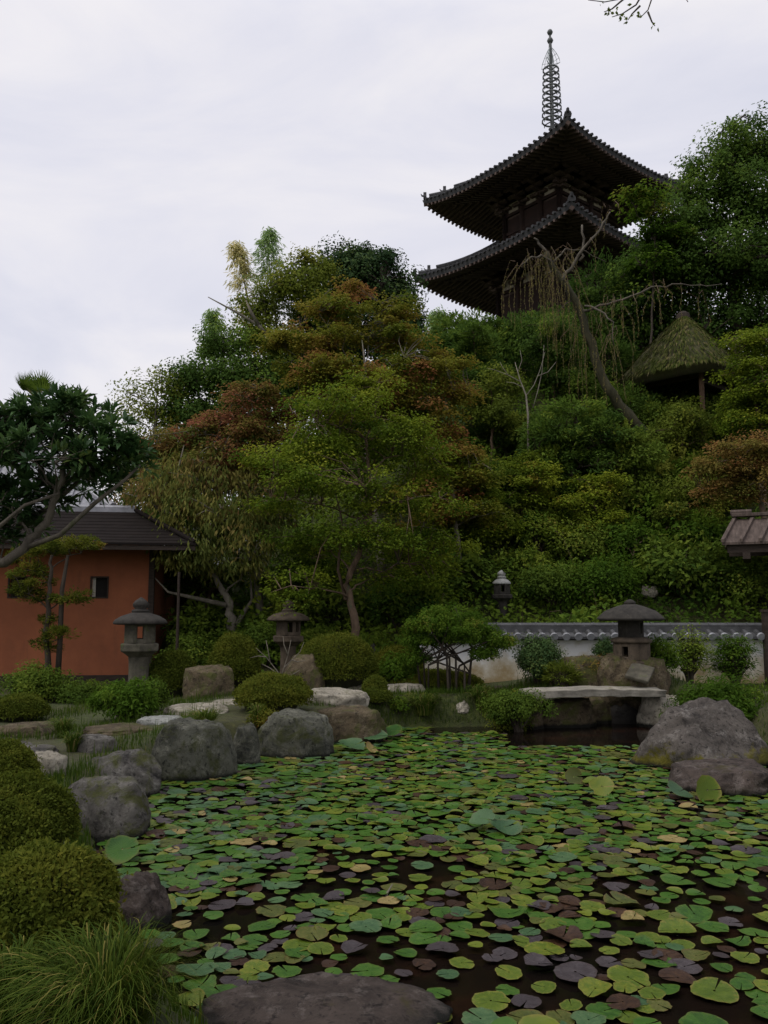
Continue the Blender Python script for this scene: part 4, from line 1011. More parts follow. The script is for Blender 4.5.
tree('cherry_tree', 'low forked cherry tree with long drooping yellowing leaves beside the house', 'tree', 19.0,
     [(236, 648, 0), (232, 618, 0), (222, 590, .1), (205, 560, .1)], .15,
     [(215, 520, 0, 55, 30, .5), (170, 500, .2, 45, 28, .7), (250, 545, -.3, 36, 26, .35), (190, 555, -.6, 30, 20, .4), (225, 565, -.5, 38, 18, .35), (140, 490, .4, 30, 16, .8), (270, 510, .3, 26, 34, .45), (205, 480, .4, 50, 22, .62)],
     'cherry_leaf', 'bark_grey', .42, 48, .36, 'droop', .15, .042, nmain=10, twig=.016,
     stems=[[(226, 605, 0), (190, 597, -.3), (168, 592, -.5), (155, 578, -.6)], [(236, 625, 0), (252, 600, .2), (250, 570, .2)], [(205, 560, .1), (176, 520, .1), (178, 470, 0), (184, 445, 0)], [(205, 560, .1), (150, 500, .2), (120, 492, .2)]])
tree('yellowing_tree', 'sparse yellow-brown tree at the skyline above the house roof', 'tree', 27,
     [(165, 560, 0), (162, 480, 0), (155, 420, 0)], .16,
     [(150, 392, 0, 30, 18, .7), (130, 415, 0, 22, 16, .75), (165, 425, .3, 34, 24, .6), (180, 395, .3, 22, 18, .5), (140, 445, 0, 30, 18, .55)],
     'olive_leaf', 'bark_grey', .7, 75, .5, 'ball', .105, .065, GT, nmain=9, twig=.025)
tree('evergreen_tree', 'dark green broadleaf tree stepping up the skyline below the bamboo', 'tree', 27.5,
     [(215, 560, 0), (218, 460, 0), (225, 390, 0)], .22,
     [(232, 350, 0, 32, 24, .55), (205, 385, 0, 36, 26, .35), (245, 385, -.3, 40, 32, .5), (190, 415, 0, 30, 22, .3), (265, 400, .5, 36, 40, .45), (225, 425, 0, 50, 30, .35), (210, 475, 0, 70, 44, .3), (275, 470, .4, 60, 50, .3), (150, 475, .4, 40, 34, .35), (240, 530, .2, 90, 44, .25), (150, 530, .5, 60, 40, .25), (185, 380, .2, 16, 14, .5)],
     'cypress_leaf', 'bark_dark', .62, 125, .52, 'ball', .115, .07, GT, nmain=9, twig=.03)
tree('oak_tree', 'yellow-green leaning tree on the skyline with a bare grey limb', 'tree', 28,
     [(300, 560, 0), (296, 450, 0), (280, 370, 0), (268, 330, 0)], .2,
     [(290, 292, 0, 34, 26, .55), (262, 312, 0, 24, 22, .5), (310, 275, .3, 24, 22, .6), (318, 315, .2, 30, 24, .45), (275, 350, .2, 36, 28, .5), (300, 380, .2, 50, 40, .35)],
     'olive_leaf', 'bark_grey', .6, 115, .52, 'ball', .11, .07, GT, nmain=9, twig=.03, stems=[[(272, 340, -.5), (258, 325, -.7), (236, 312, -.8), (208, 297, -.9)], [(258, 325, -.7), (250, 310, -.8), (246, 300, -.8)]])
tree('evergreen_tree', 'big rounded very dark evergreen crown on the skyline beside the pagoda', 'tree', 30,
     [(362, 540, 0), (360, 430, 0), (362, 330, 0)], .3,
     [(362, 285, 0, 44, 40, .42), (330, 305, .2, 34, 34, .4), (386, 302, .2, 32, 34, .4), (350, 345, -.3, 50, 36, .3), (400, 340, .2, 32, 30, .3), (410, 328, .6, 14, 14, .4), (310, 350, .3, 36, 36, .3), (375, 262, 0, 22, 18, .5), (345, 265, 0, 22, 18, .48), (370, 400, .6, 70, 50, .25)],
     'dark_leaf', 'bark_dark', .68, 135, .58, 'ball', .13, .08, GT, nmain=10, twig=.035)
tree('cypress_tree', 'feathery dark green conifer under the lower pagoda eave', 'tree', 27.5,
     [(450, 520, 0), (452, 430, 0), (455, 345, 0)], .2,
     [(450, 344, 0, 26, 22, .6), (430, 362, 0, 30, 26, .45), (475, 352, .2, 28, 20, .5), (450, 390, -.3, 44, 32, .35), (490, 380, .2, 34, 34, .4), (425, 410, .2, 36, 30, .3), (470, 425, 0, 50, 36, .3), (470, 332, .4, 30, 12, .55)],
     'cypress_leaf', 'bark_dark', .6, 90, .5, 'spray', .20, .055, GT, nmain=9, twig=.03)
tree('cypress_tree', 'tall dark conifer filling the slope straight below the pagoda', 'tree', 27.8,
     [(530, 500, 0), (528, 400, 0), (525, 330, 0)], .2,
     [(500, 336, .3, 32, 14, .5), (540, 330, .5, 34, 18, .45), (520, 338, 0, 30, 16, .45), (545, 345, .2, 34, 26, .4), (505, 365, 0, 36, 30, .4), (560, 370, 0, 40, 34, .35), (530, 400, -.2, 56, 40, .3), (590, 345, .5, 36, 36, .3), (600, 300, .8, 26, 34, .4)],
     'cypress_leaf', 'bark_dark', .6, 90, .5, 'spray', .20, .055, GT, nmain=9, twig=.03)
tree('evergreen_tree', 'huge dark green tree rising above the thatched hut beside the pagoda', 'tree', 27.5,
     [(735, 470, 0), (735, 360, 0), (738, 250, 0)], .35,
     [(745, 155, 0, 40, 34, .55), (715, 190, 0, 38, 36, .5), (690, 225, -.2, 38, 30, .5), (750, 215, -.6, 50, 46, .4), (665, 255, .2, 32, 28, .45), (715, 265, -.4, 52, 40, .35), (775, 160, .2, 40, 44, .45), (640, 275, .3, 30, 26, .4), (770, 280, -.3, 50, 50, .35), (690, 290, .3, 60, 30, .3), (735, 330, .3, 60, 40, .25), (640, 310, .6, 44, 34, .3), (650, 335, 1.5, 50, 34, .3), (610, 345, 1.2, 40, 34, .3), (690, 345, 2.0, 50, 30, .3)],
     'cypress_leaf', 'bark_dark', .68, 135, .58, 'ball', .13, .075, GT, nmain=12, twig=.035)
tree('young_tree', 'light yellow-green branch tips reaching in front of the dark tree and upper eave', 'tree', 26.6,
     [(650, 470, 0), (652, 330, 0), (655, 240, 0)], .06,
     [(640, 195, 0, 20, 12, .75), (650, 215, 0, 16, 14, .65), (662, 235, .1, 22, 18, .5), (655, 270, .1, 24, 24, .45)],
     'bright_leaf', 'bark_dark', .42, 42, .4, 'layer', .15, .09, GT, nmain=6, twig=.02)
tree('maple_tree', 'layered yellow-green maple in front of the thatched hut', 'tree', 22.0,
     [(765, 520, 0), (762, 440, 0), (755, 380, 0)], .13,
     [(752, 340, 0, 30, 14, .5), (752, 370, 0, 32, 16, .42), (770, 390, -.3, 40, 20, .45), (752, 405, .2, 26, 16, .4), (780, 350, .2, 40, 24, .5), (760, 425, 0, 40, 20, .35), (785, 410, .2, 34, 40, .4)],
     'maple_green', 'bark_brown', .46, 135, .40, 'layer', .08, .055, GT, nmain=9, flat=.42, jit=.8)
tree('maple_tree', 'rust-tinted low maple spreading above the gate roof', 'tree', 19.5,
     [(775, 560, 0), (765, 520, 0), (755, 480, 0)], .11,
     [(745, 450, 0, 40, 14, .6), (720, 470, 0, 30, 14, .5), (765, 475, -.2, 40, 18, .62), (735, 495, .1, 36, 16, .5), (780, 455, .1, 30, 24, .6)],
     'rust_leaf', 'bark_brown', .42, 130, .38, 'layer', .075, .05, GT, nmain=8, flat=.42, jit=.8)
tree('maple_tree', 'small olive and brown maple on the slope beside the tall green maple', 'tree', 20.5,
     [(460, 590, 0), (458, 540, 0), (452, 480, 0)], .10,
     [(450, 455, 0, 30, 16, .7), (470, 480, 0, 34, 16, .55), (435, 490, .1, 30, 18, .6), (465, 515, -.2, 40, 18, .45), (440, 440, .1, 18, 12, .8), (425, 520, .2, 26, 22, .5)],
     'maple_orange', 'bark_grey', .44, 125, .38, 'layer', .08, .055, GT, nmain=8, flat=.42, jit=.8)
tree('cypress_tree', 'clipped feathery conifer with a flat green top on the mid slope', 'tree', 22.5,
     [(572, 470, 0), (573, 440, 0), (575, 415, 0)], .10,
     [(575, 415, 0, 34, 10, .7), (560, 440, -.1, 36, 16, .5), (600, 440, .1, 40, 20, .4), (555, 462, -.1, 26, 12, .9), (585, 465, 0, 40, 16, .4)],
     'cypress_leaf', 'bark_dark', .42, 80, .36, 'spray', .15, .045, GT, nmain=7)

# bamboo plumes on the skyline
def bamboo(label, Y, path, mat, widths):
    b0 = at(path[0][0], path[0][1], Y); zg = g1(b0[0], b0[1]); og = np.array([b0[0], b0[1], zg])
    root = thing('bamboo', label, 'bamboo', tuple(og), 0, 'bamboo on the skyline')
    pts = [np.array([b0[0], b0[1], zg - .1])] + [at(a, b_, Y) for a, b_ in path[1:]]
    g = Geo(); q = [p - og for p in pts]; g.tube(q, list(np.linspace(.06, .012, len(q))), 8)
    L = Leaves(); s = Y / FPX
    for i in range(1, len(pts) - 0):
        pass
    P = np.array(pts[1:]); n = 26
    for k in range(n):
        t = k / (n - 1); f = t * (len(P) - 1); i = min(int(f), len(P) - 2); p = P[i] * (1 - f + i) + P[i + 1] * (f - i)
        wd = np.interp(t, np.linspace(0, 1, len(widths)), widths) * s
        for j in range(4):
            a = rng.uniform(0, 6.28); d = np.array([math.cos(a), math.sin(a), .25]); ln = wd * rng.uniform(.6, 1.1)
            bp = [p + d * ln * u + np.array([0, 0, -.45 * ln * u * u]) for u in np.linspace(0, 1, 5)]
            g.tube([x - og for x in bp], [.012, .01, .008, .006, .003], 3, cap=False)
            m = 26; u = rng.uniform(.2, 1, m); Q = p + d * (ln * u)[:, None] + np.array([0, 0, -.45 * ln]) * (u * u)[:, None] + .09 * rng.normal(size=(m, 3))
            A = d * .7 + np.array([0, 0, -.7]) + .5 * rdir(m); L.add(Q, A, np.array([0, 0, 1.]) + .6 * rdir(m), rng.uniform(.14, .28, m), .04, rng.uniform(.1, 1, m))
    g.build('culm', M['bamboo_culm'], root, smooth_=True); L.build('crown', M[mat], root, og)
bamboo('tall pale green bamboo plume poking above the skyline trees', 29, [(285, 560), (282, 400), (276, 320), (270, 275), (268, 250), (269, 231)], 'bamboo_leaf', [18, 26, 24, 14, 3])
bamboo('straw-coloured dying bamboo plume next to the tall green plume', 29.4, [(262, 560), (258, 400), (252, 320), (244, 280), (238, 258), (236, 245)], 'straw_leaf', [14, 20, 18, 12, 4])
bamboo('shorter light green bamboo plume at the stepped skyline edge', 29.2, [(236, 560), (230, 420), (224, 360), (216, 330), (213, 312)], 'bamboo_leaf', [18, 20, 18, 12, 4])
bamboo('green bamboo plume showing under the corner of the lower pagoda roof', 28.6, [(448, 520), (446, 400), (444, 345), (440, 325), (438, 312)], 'bamboo_leaf', [24, 26, 22, 14, 5])

# windmill palm behind the broadleaf tree
p = at(37, 560, 21.5); zg = g1(p[0], p[1]); top = at(36, 398, 21.5); og = np.array([p[0], p[1], zg])
palm = thing('palm_tree', 'fan palm with shaggy trunk peeping over the glossy broadleaf tree', 'palm', tuple(og))
g = Geo(); g.tube([(0, 0, -.1), tuple((top - og) * .5), tuple(top - og)], [.13, .11, .12], 10); g.build('trunk', M['bark_dark'], palm)
L = Leaves(); g = Geo()
for k in range(16):
    a = rng.uniform(0, 6.28); e = rng.uniform(-.3, 1.3); d = np.array([math.cos(a) * math.cos(e), math.sin(a) * math.cos(e), math.sin(e)]); hub = top + d * .38
    g.tube([tuple(top - og), tuple(hub - og)], [.02, .012], 4)
    sd_ = nrm(np.cross(d, [[0, 0, 1]]))[0]; m = 22; th = np.linspace(-1.9, 1.9, m)
    A = d * np.cos(th)[:, None] + sd_ * np.sin(th)[:, None] + np.array([0, 0, -.12]); L.add(np.repeat(hub[None], m, 0), A, np.cross(d, sd_) + .2 * rdir(m), .42, .04, rng.uniform(.1, .5, m), .1, .35)
g.build('leaf_stalks', M['bamboo_culm'], palm); L.build('crown', M['shrub_leaf'], palm, og)

M['bark_limb'] = rough_mat('bark_limb', (.035, .029, .022), (.13, .112, .085), 8, 25, .6, .02, .9, [((.06, .065, .03), 5, .58)], vec=(1, 1, .35))
# glossy broadleaf evergreen beside the camera, in front of the house
Yb = 8.6
def bl(px, py, dy=0): return at(px, py, Yb + dy)
b0 = at(-95, 640, Yb); zg = g1(b0[0], b0[1]); og = np.array([b0[0], b0[1], zg])
bt = thing('broadleaf_tree', 'leaning evergreen tree with big glossy leaves and bare grey limbs before the house', 'tree', tuple(og))
lob = [(62, 420, 0, 42, 26, .5), (25, 430, .1, 34, 24, .45), (95, 440, 0, 36, 26, .5), (60, 460, -.2, 52, 26, .4), (15, 465, .2, 30, 26, .4), (120, 465, .1, 28, 22, .5), (90, 485, .2, 40, 20, .35), (30, 500, .2, 40, 20, .35), (-15, 450, .1, 40, 40, .4), (70, 405, .1, 14, 14, .7), (135, 455, .1, 14, 14, .55), (-10, 510, .1, 40, 24, .35), (20, 528, .25, 30, 12, .4), (-20, 540, .1, 30, 14, .4)]
C, O, T = clump_centres(lobe_world(lob, Yb), .20)
g = Geo(); tr = [og + np.array([0, 0, -.15]), bl(-60, 605), bl(-20, 572), bl(25, 548), bl(50, 515), bl(62, 470)]
grow(g, [q - og for q in tr], .085, .03, C - og, 11, 7, .011)
for st, r_ in (([(-60, 605, 0), (-20, 555, .2), (18, 528, .3), (48, 508, .3), (80, 480, .3)], .05), ([(25, 548, 0), (60, 535, -.1), (95, 503, -.1), (125, 480, -.1), (140, 465, 0)], .03), ([(-30, 575, 0), (-5, 530, -.2), (25, 505, -.2), (60, 493, -.1)], .028)):
    g.tube([bl(*q) - og for q in st], list(np.linspace(r_, r_ * .45, len(st))), 8)
g.build('trunk', M['bark_limb'], bt, smooth_=True)
L = Leaves(); k = len(C); n = 22; CC = np.repeat(C, n, 0); OO = np.repeat(O, n, 0); N_ = len(CC)
dirs = nrm(rdir(N_) + .7 * OO + np.array([0, 0, .45]))
L.add(CC + dirs * rng.uniform(.0, .07, N_)[:, None], dirs, np.array([0, 0, 1.0]) + .5 * rdir(N_), rng.uniform(.085, .15, N_), rng.uniform(.034, .052, N_), np.repeat(T, n) + .14 * rng.normal(size=N_), .12, .15)
L.build('crown', M['glossy_leaf'], bt, og)

# cloud-pruned little pine trees by the house
b0 = at(50, 688, 16.2); zg = g1(b0[0], b0[1]); og = np.array([b0[0], b0[1], zg])
pt = thing('pruned_tree', 'slim cloud-pruned tree with two thin trunks against the terracotta wall', 'tree', tuple(og))
lob = [(75, 547, 0, 28, 9, .6), (50, 552, .2, 20, 9, .5), (72, 600, 0, 16, 10, .5), (28, 575, .1, 18, 12, .5), (24, 592, .1, 16, 8, .5), (38, 584, .05, 12, 8, .5), (58, 638, -.1, 14, 8, .5), (36, 600, .1, 14, 7, .45), (50, 620, .1, 10, 6, .5), (20, 560, .3, 14, 8, .5), (44, 648, 0, 12, 7, .5)]
C, O, T = clump_centres(lobe_world(lob, 16.2), .20, .1)
g = Geo(); grow(g, [og * 0 + [0, 0, -.1], at(46, 640, 16.2) - og, at(50, 590, 16.2) - og, at(52, 555, 16.2) - og], .07, .03, C[::3] - og, 8, 6, .012)
g.tube([at(57, 690, 16.2) - og, at(60, 640, 16.2) - og, at(62, 590, 16.25) - og, at(68, 555, 16.2) - og], [.06, .05, .045, .03], 8)
g.build('trunk', M['bark_dark'], pt, smooth_=True)
L = Leaves(); clump_leaves(L, C, O, T, 60, .17, 'spray', .075, .022); L.build('crown', M['azalea_leaf'], pt, og)

# umbrella-pruned low tree by the white wall
b0 = at(446, 676, 15.3); zg = g1(b0[0], b0[1]); og = np.array([b0[0], b0[1], zg])
ut = thing('pruned_tree', 'low umbrella-shaped clipped tree on many dark stems before the white wall', 'tree', tuple(og))
lob = [(448, 630, 0, 38, 22, .55), (424, 642, .1, 20, 16, .45), (474, 640, 0, 30, 14, .55), (500, 645, .1, 16, 10, .6), (416, 660, .1, 14, 12, .4), (484, 655, -.1, 14, 10, .5)]
C, O, T = clump_centres(lobe_world(lob, 15.3), .13, -.05)
g = Geo()
for k in range(11):
    c = C[rng.integers(len(C))] - og; x0_ = rng.uniform(-.45, .45)
    g.tube([(x0_, rng.uniform(-.2, .2), -.1), (x0_ * 1.2 + .2 * c[0] * .4, 0, c[2] * .5), tuple(c)], [.028, .02, .01], 6)
    for j in range(3):
        c2 = C[rng.integers(len(C))] - og
        if abs(c2[0] - c[0]) < .4: g.tube([(x0_ * 1.2 + .2 * c[0] * .4, 0, c[2] * .5), tuple(c2)], [.014, .006], 4)
g.build('trunk', M['bark_dark'], ut, smooth_=True)
L = Leaves(); clump_leaves(L, C, O, T, 55, .12, 'ball', .05, .022); L.build('crown', M['bright_leaf'], ut, og)

# weeping cherry on the slope
Yw = 24.0
b0 = at(645, 430, Yw); zg = g1(b0[0], b0[1]); og = np.array([b0[0], b0[1], zg])
wt = thing('weeping_cherry', 'leaning mossy weeping cherry with bare grey limbs and hanging twigs below the pagoda', 'tree', tuple(og))
W = lambda a, b_, c=0: at(a, b_, Yw + c)
g = Geo()
def limb(pts, r0, r1, n=9):
    P = [W(*q) if len(q) < 4 else q for q in pts]; Q = []
    for i in range(len(P) - 1):
        for k in range(3): t = k / 3; Q.append(P[i] * (1 - t) + P[i + 1] * t + rng.normal(size=3) * .025)
    Q.append(P[-1]); g.tube([q - og for q in Q], list(np.linspace(r0, r1, len(Q))), n); return Q
main = limb([(650, 440), (628, 415), (606, 385), (592, 345), (580, 310), (566, 285), (552, 268), (546, 252)], .17, .075)
g.build('trunk', M['bark_mossy'], wt, smooth_=True); g = Geo()
l1 = limb([(562, 280), (575, 262), (590, 240), (604, 222), (610, 212)], .055, .02)
l2 = limb([(582, 312), (600, 306, -.2), (622, 300, -.4), (650, 288, -.6), (672, 284, -.6), (700, 286, -.5), (722, 284, -.4)], .042, .010)
l3 = limb([(552, 262), (540, 256, -.2), (528, 258, -.3), (522, 268, -.3)], .045, .015)
l4 = limb([(580, 262), (583, 245), (582, 225)], .04, .03)
l5 = limb([(585, 305), (600, 310, -.6), (612, 322, -.8), (614, 345, -.8)], .035, .012)
l6 = limb([(552, 264), (566, 250, .2), (586, 252, .4), (606, 262, .5)], .03, .01)
l7 = limb([(546, 252), (540, 243), (534, 238)], .05, .02)
g.build('limbs', M['bark_limb'], wt, smooth_=True)
g = Geo(); L = Leaves()
def strands(src, n, lo, hi):
    for k in range(n):
        p = src[rng.integers(len(src) // 4, len(src))] + rng.normal(size=3) * .12; ln = rng.uniform(lo, hi); sx_ = rng.normal() * .35; sy_ = rng.normal() * .3
        pts = [p + np.array([sx_ * min(1, u * 2.2), sy_ * min(1, u * 2.2), .18 * math.sin(min(1, u * 3) * 3.14) - ln * u ** 1.3]) + rng.normal(size=3) * .02 for u in np.linspace(0, 1, 8)]
        g.tube([q - og for q in pts], [.007, .0065, .006, .005, .0045, .004, .003, .002], 3, cap=False)
        m = int(ln * 34); u = rng.uniform(.15, 1, m) * 7; i = np.minimum(u.astype(int), 6); P = np.array(pts); Q = P[i] * (1 - u + i)[:, None] + P[i + 1] * (u - i)[:, None]
        L.add(Q, np.array([0, 0, -1.]) + .5 * rdir(m), rdir(m), rng.uniform(.04, .09, m), .016, rng.uniform(0, 1, m) * .8 + .1 * rng.normal())
strands(main[6:], 46, .9, 3.2); strands(l1, 8, .3, .9); strands(l2, 22, .3, 1.6); strands(l3, 20, .8, 2.2); strands(l5, 10, .8, 2.6); strands(l6, 10, .4, 1.4)
g.build('hanging_twigs', M['bark_brown'], wt)['kind'] = 'stuff'; L.build('crown', M['weeping_leaf'], wt, og)

# bare pale sapling
b0 = at(527, 440, 22.3); zg = g1(b0[0], b0[1]); og = np.array([b0[0], b0[1], zg])
sp = thing('bare_sapling', 'slender bare whitish sapling with thin forked twigs on the dark slope', 'tree', tuple(og)); g = Geo()
S = lambda a, b_, c=0: at(a, b_, 22.3 + c) - og
g.tube([og * 0 + [0, 0, -.2], S(528, 415), S(526, 395), S(520, 380), S(515, 362)], [.034, .028, .022, .015, .006], 7)
for st in ([(526, 396), (534, 385), (540, 370), (545, 352)], [(521, 382), (508, 375), (495, 370), (487, 368)], [(518, 372), (522, 360), (520, 350)], [(538, 376), (548, 372), (556, 362)], [(508, 375), (503, 368), (500, 362)], [(533, 408), (538, 390), (542, 372), (544, 345)], [(524, 388), (514, 383), (506, 382)]):
    g.tube([S(*q) for q in st], list(np.linspace(.014, .004, len(st))), 5)
g.build('trunk', M['bark_pale'], sp, smooth_=True)
# bare whitish shrub by the path
b0 = at(281, 692, 14.6); zg = g1(b0[0], b0[1]); og = np.array([b0[0], b0[1], zg])
S = lambda a, b_, c=0: at(a, b_, 14.6 + c) - og
bs = thing('bare_shrub', 'bare whitish twiggy shrub between round azalea and pointed boulder', 'shrub', tuple(og)); g = Geo()
for st in ([(281, 690), (278, 672), (266, 657), (256, 648)], [(280, 680), (284, 668), (288, 655), (291, 640)], [(278, 674), (270, 668), (262, 664)], [(284, 668), (292, 660), (300, 652), (304, 642)], [(270, 662), (268, 650), (266, 640)], [(281, 684), (290, 676), (300, 670)], [(288, 655), (284, 645), (283, 636)], [(292, 660), (298, 662), (306, 660)], [(266, 657), (258, 656), (250, 658)]):
    g.tube([S(*q, .02 * k) for k, q in enumerate(st)], list(np.linspace(.013, .004, len(st))), 5)
g.build('stems', M['bark_grey'], bs, smooth_=True)

# branch reaching over the pond from a tree standing beside the camera
b0 = np.array([4.6, 1.2, 0]); zg = g1(4.6, 1.2); og = np.array([b0[0], b0[1], zg])
ov = thing('overhanging_tree', 'thin leafy twigs of an overhanging tree at the top of the sky', 'tree', tuple(og)); g = Geo(); L = Leaves()
e = lambda a, b_, y=5.2: at(a, b_, y) - og
tips = [[e(655, -60), e(650, -25), e(640, -8), e(625, -2), e(605, 2), e(588, 0)], [e(650, -30), e(654, -8), e(648, 10), e(640, 18)], [e(646, -12), e(636, 5), e(622, 14), e(612, 17)], [e(648, 12), e(652, 22), e(655, 26)], [e(625, -2), e(612, 9), e(604, 12)], [e(640, 6), e(632, 14), e(628, 20)], [e(690, -30), e(684, -4), e(688, 2)]]
g.tube([(0, 0, -.2), (-.1, .1, 1.5), (-.3, .6, 3.2), (-.7, 1.8, 4.8), tuple(e(700, -140) * .5 + np.array([-.4, 1.2, 2.6])), tuple(e(680, -110)), tuple(e(655, -60))], [.16, .13, .11, .08, .05, .022, .012], 9)
for tline in tips:
    g.tube(tline, list(np.linspace(.0075, .0025, len(tline))), 5)
for q, n in ((e(609, 11), 9), (e(620, 16), 5), (e(627, 19), 6), (e(638, 15), 5), (e(655, 26), 3), (e(600, 3), 3), (e(633, 2), 3), (e(617, 11), 4)):
    L.add(np.repeat((q + og)[None], n, 0) + .012 * rng.normal(size=(n, 3)), rdir(n) + np.array([0, 0, -.5]), rdir(n), rng.uniform(.022, .04, n), .02, rng.uniform(0, .5, n))
# more crown above the frame
C = np.array([[-.4 + 1.6 * rng.normal(), 2.0 + 1.6 * rng.normal(), 6.6 + .5 * rng.normal()] for k in range(40)]) + og
C = C[(C[:, 2] - 2) > C[:, 1] * .98 + .3]
clump_leaves(L, C, rdir(len(C)), .4 + .2 * rng.normal(size=len(C)), 30, .35, 'layer', .06, .04)
for c in C: g.tube([(-.5, 1.4, 4.4), tuple((c - og) * .5 + np.array([-.25, .7, 2.4])), tuple(c - og)], [.03, .018, .006], 5)
g.build('trunk', M['bark_dark'], ov, smooth_=True); L.build('crown', M['olive_leaf'], ov, og)
# ---------------------------------------------------------------- shrubs
def dnoise(d, k, seed):
    r = np.random.default_rng(seed); o = 0
    for j in range(6):
        f = r.normal(size=3) * k; o = o + np.sin(d @ f + r.uniform(0, 6.28))
    return o / 6
def shrub(name, label, px, py, wp, hp, mat, ll=.05, lw=.022, style='dome', Y=None, depth=.85, group=None, cover=2.0, lump=.10, tone=.5, cat='shrub', lift=0., z=None):
    """px,py = middle of the base on the photo; wp,hp = size there"""
    if Y is None: p = ground_hit(px, py)
    else:
        p = at(px, py, Y); p = np.array([p[0], p[1], g1(p[0], p[1])])
    if z is not None: p[2] = z
    s = p[1] / FPX; rx = wp * s / 2; ry = rx * depth; h = hp * s
    c = np.array([p[0], p[1] + ry * .5, p[2]]); c[2] = max(p[2] - .05, min(p[2] + .3, g1(c[0], c[1]) - .02)) if z is None else z
    h = max(h - max(0, c[2] - p[2]), .5 * h)
    root = thing(name, label, cat, tuple(c + np.array([0, 0, lift])), 0, group); og = c; sd = abs(hash(label)) % 9999 if False else sum(ord(ch) * (i + 7) for i, ch in enumerate(label)) % 99991
    L = Leaves(); area = math.pi * (rx * ry + 1.1 * h * (rx + ry)); n = int(min(26000, cover * area / (ll * lw * .5)))
    up = np.array([0, 0, 1.0])
    if style in ('dome', 'ball'):
        d = rdir(n); d[:, 2] = np.where(d[:, 2] < -.25, -d[:, 2] * rng.uniform(0, 1, n), d[:, 2]); d = nrm(d)
        bmp = 1 + 1.5 * lump * dnoise(d, 3.0, sd) + lump * dnoise(d, 8.0, sd + 1)
        r = bmp * (rng.uniform(.80, 1.03, n) + rng.uniform(.03, .20, n) * (rng.uniform(size=n) < .035))
        q = d * r[:, None] * np.array([rx, ry, h * .62]) + np.array([0, 0, h * .38])
        A = np.cross(d, rdir(n)) + .55 * d + .25 * up; N = d + .55 * rdir(n) + .3 * up
        T = tone + .2 * dnoise(d, 5, sd + 2) + .09 * rng.normal(size=n)
        f = rng.uniform(.6, 1.3, n); L.add(c + q, A, N, ll * f, lw * f, T)
        g = Geo(); V = []; F = []; nu, nv = 24, 12
        for j in range(nv + 1):
            for i in range(nu):
                a = 2 * math.pi * i / nu; e = -1.0 + 2.57 * j / nv; dd = np.array([[math.cos(a) * math.cos(e), math.sin(a) * math.cos(e), math.sin(e)]])
                b_ = .78 * (1 + 1.5 * lump * dnoise(dd, 3.0, sd)[0] + lump * dnoise(dd, 8.0, sd + 1)[0]); V.append((dd[0][0] * rx * b_, dd[0][1] * ry * b_, dd[0][2] * h * .62 * b_ + h * .38))
        for j in range(nv):
            for i in range(nu): F.append((j * nu + i, j * nu + (i + 1) % nu, (j + 1) * nu + (i + 1) % nu, (j + 1) * nu + i))
        g.add(V, F); g.build('branches', M['twig_mass'], root, smooth_=True)
        for _ in range(0): pass
    else:
        k = max(7, int(area / (.0 + (rx * .36) ** 2) * .55)); d = rdir(k); d[:, 2] = np.abs(d[:, 2]) * np.where(rng.uniform(size=k) < .8, 1, -.3); r = rng.uniform(.45, 1.0, k)
        C = c + d * r[:, None] * np.array([rx, ry, h * .6]) + np.array([0, 0, h * .42]); nn = max(12, int(n / k)); st = {'leafy': 'ball', 'layer': 'layer', 'long': 'droop', 'spray': 'spray'}[style]
        clump_leaves(L, C, d, tone + .15 * rng.normal(size=k), nn, max(rx, h * .5) * .42, st, ll, lw)
        if name == 'hillside_shrub':
            m = 26; d2 = rdir(m); d2[:, 2] = np.abs(d2[:, 2]) + .3; d2 = nrm(d2)
            for dd_ in d2:
                b0_ = c + dd_ * np.array([rx, ry, h * .6]) * .8 + np.array([0, 0, h * .42]); ln_ = rng.uniform(.2, .55); u_ = rng.uniform(0, 1, 9)
                L.add(b0_ + dd_ * (ln_ * u_)[:, None] + .03 * rng.normal(size=(9, 3)), dd_ + .8 * rdir(9), dd_ + rdir(9), ll, lw, tone + .25)
        g = Geo()
        for cc in C: g.tube([(rng.normal() * .05 * rx, rng.normal() * .05 * ry, -.1), tuple((cc - c) * np.array([.4, .4, .55])), tuple(cc - c)], [min(.03, .05 * rx), min(.02, .035 * rx), .006], 4)
        g.build('branches', M['bark_dark'], root)
    L.build('foliage', M[mat], root, og)
    return root
M['twig_mass'] = rough_mat('twig_mass', (.012, .013, .005), (.035, .034, .012), 9, 30, .8, .03, .95)

GA = 'clipped garden azaleas'
# nearest mounds
shrub('azalea_bush', 'large clipped azalea mound in the near corner above the grass tuft', 30, 985, 138, 118, 'azalea_leaf', .030, .014, 'dome', None, .9, GA, 2.4, .12, .55)
shrub('azalea_bush', 'middle of the three stepped azalea mounds at the picture edge', 8, 866, 104, 80, 'azalea_leaf', .030, .014, 'dome', None, .9, GA, 2.3, .10, .42)
shrub('azalea_bush', 'farthest of the three stepped azalea mounds, beside the small pale stone', -8, 796, 68, 50, 'azalea_leaf', .03, .014, 'dome', None, .9, GA, 2.3, .10, .5)
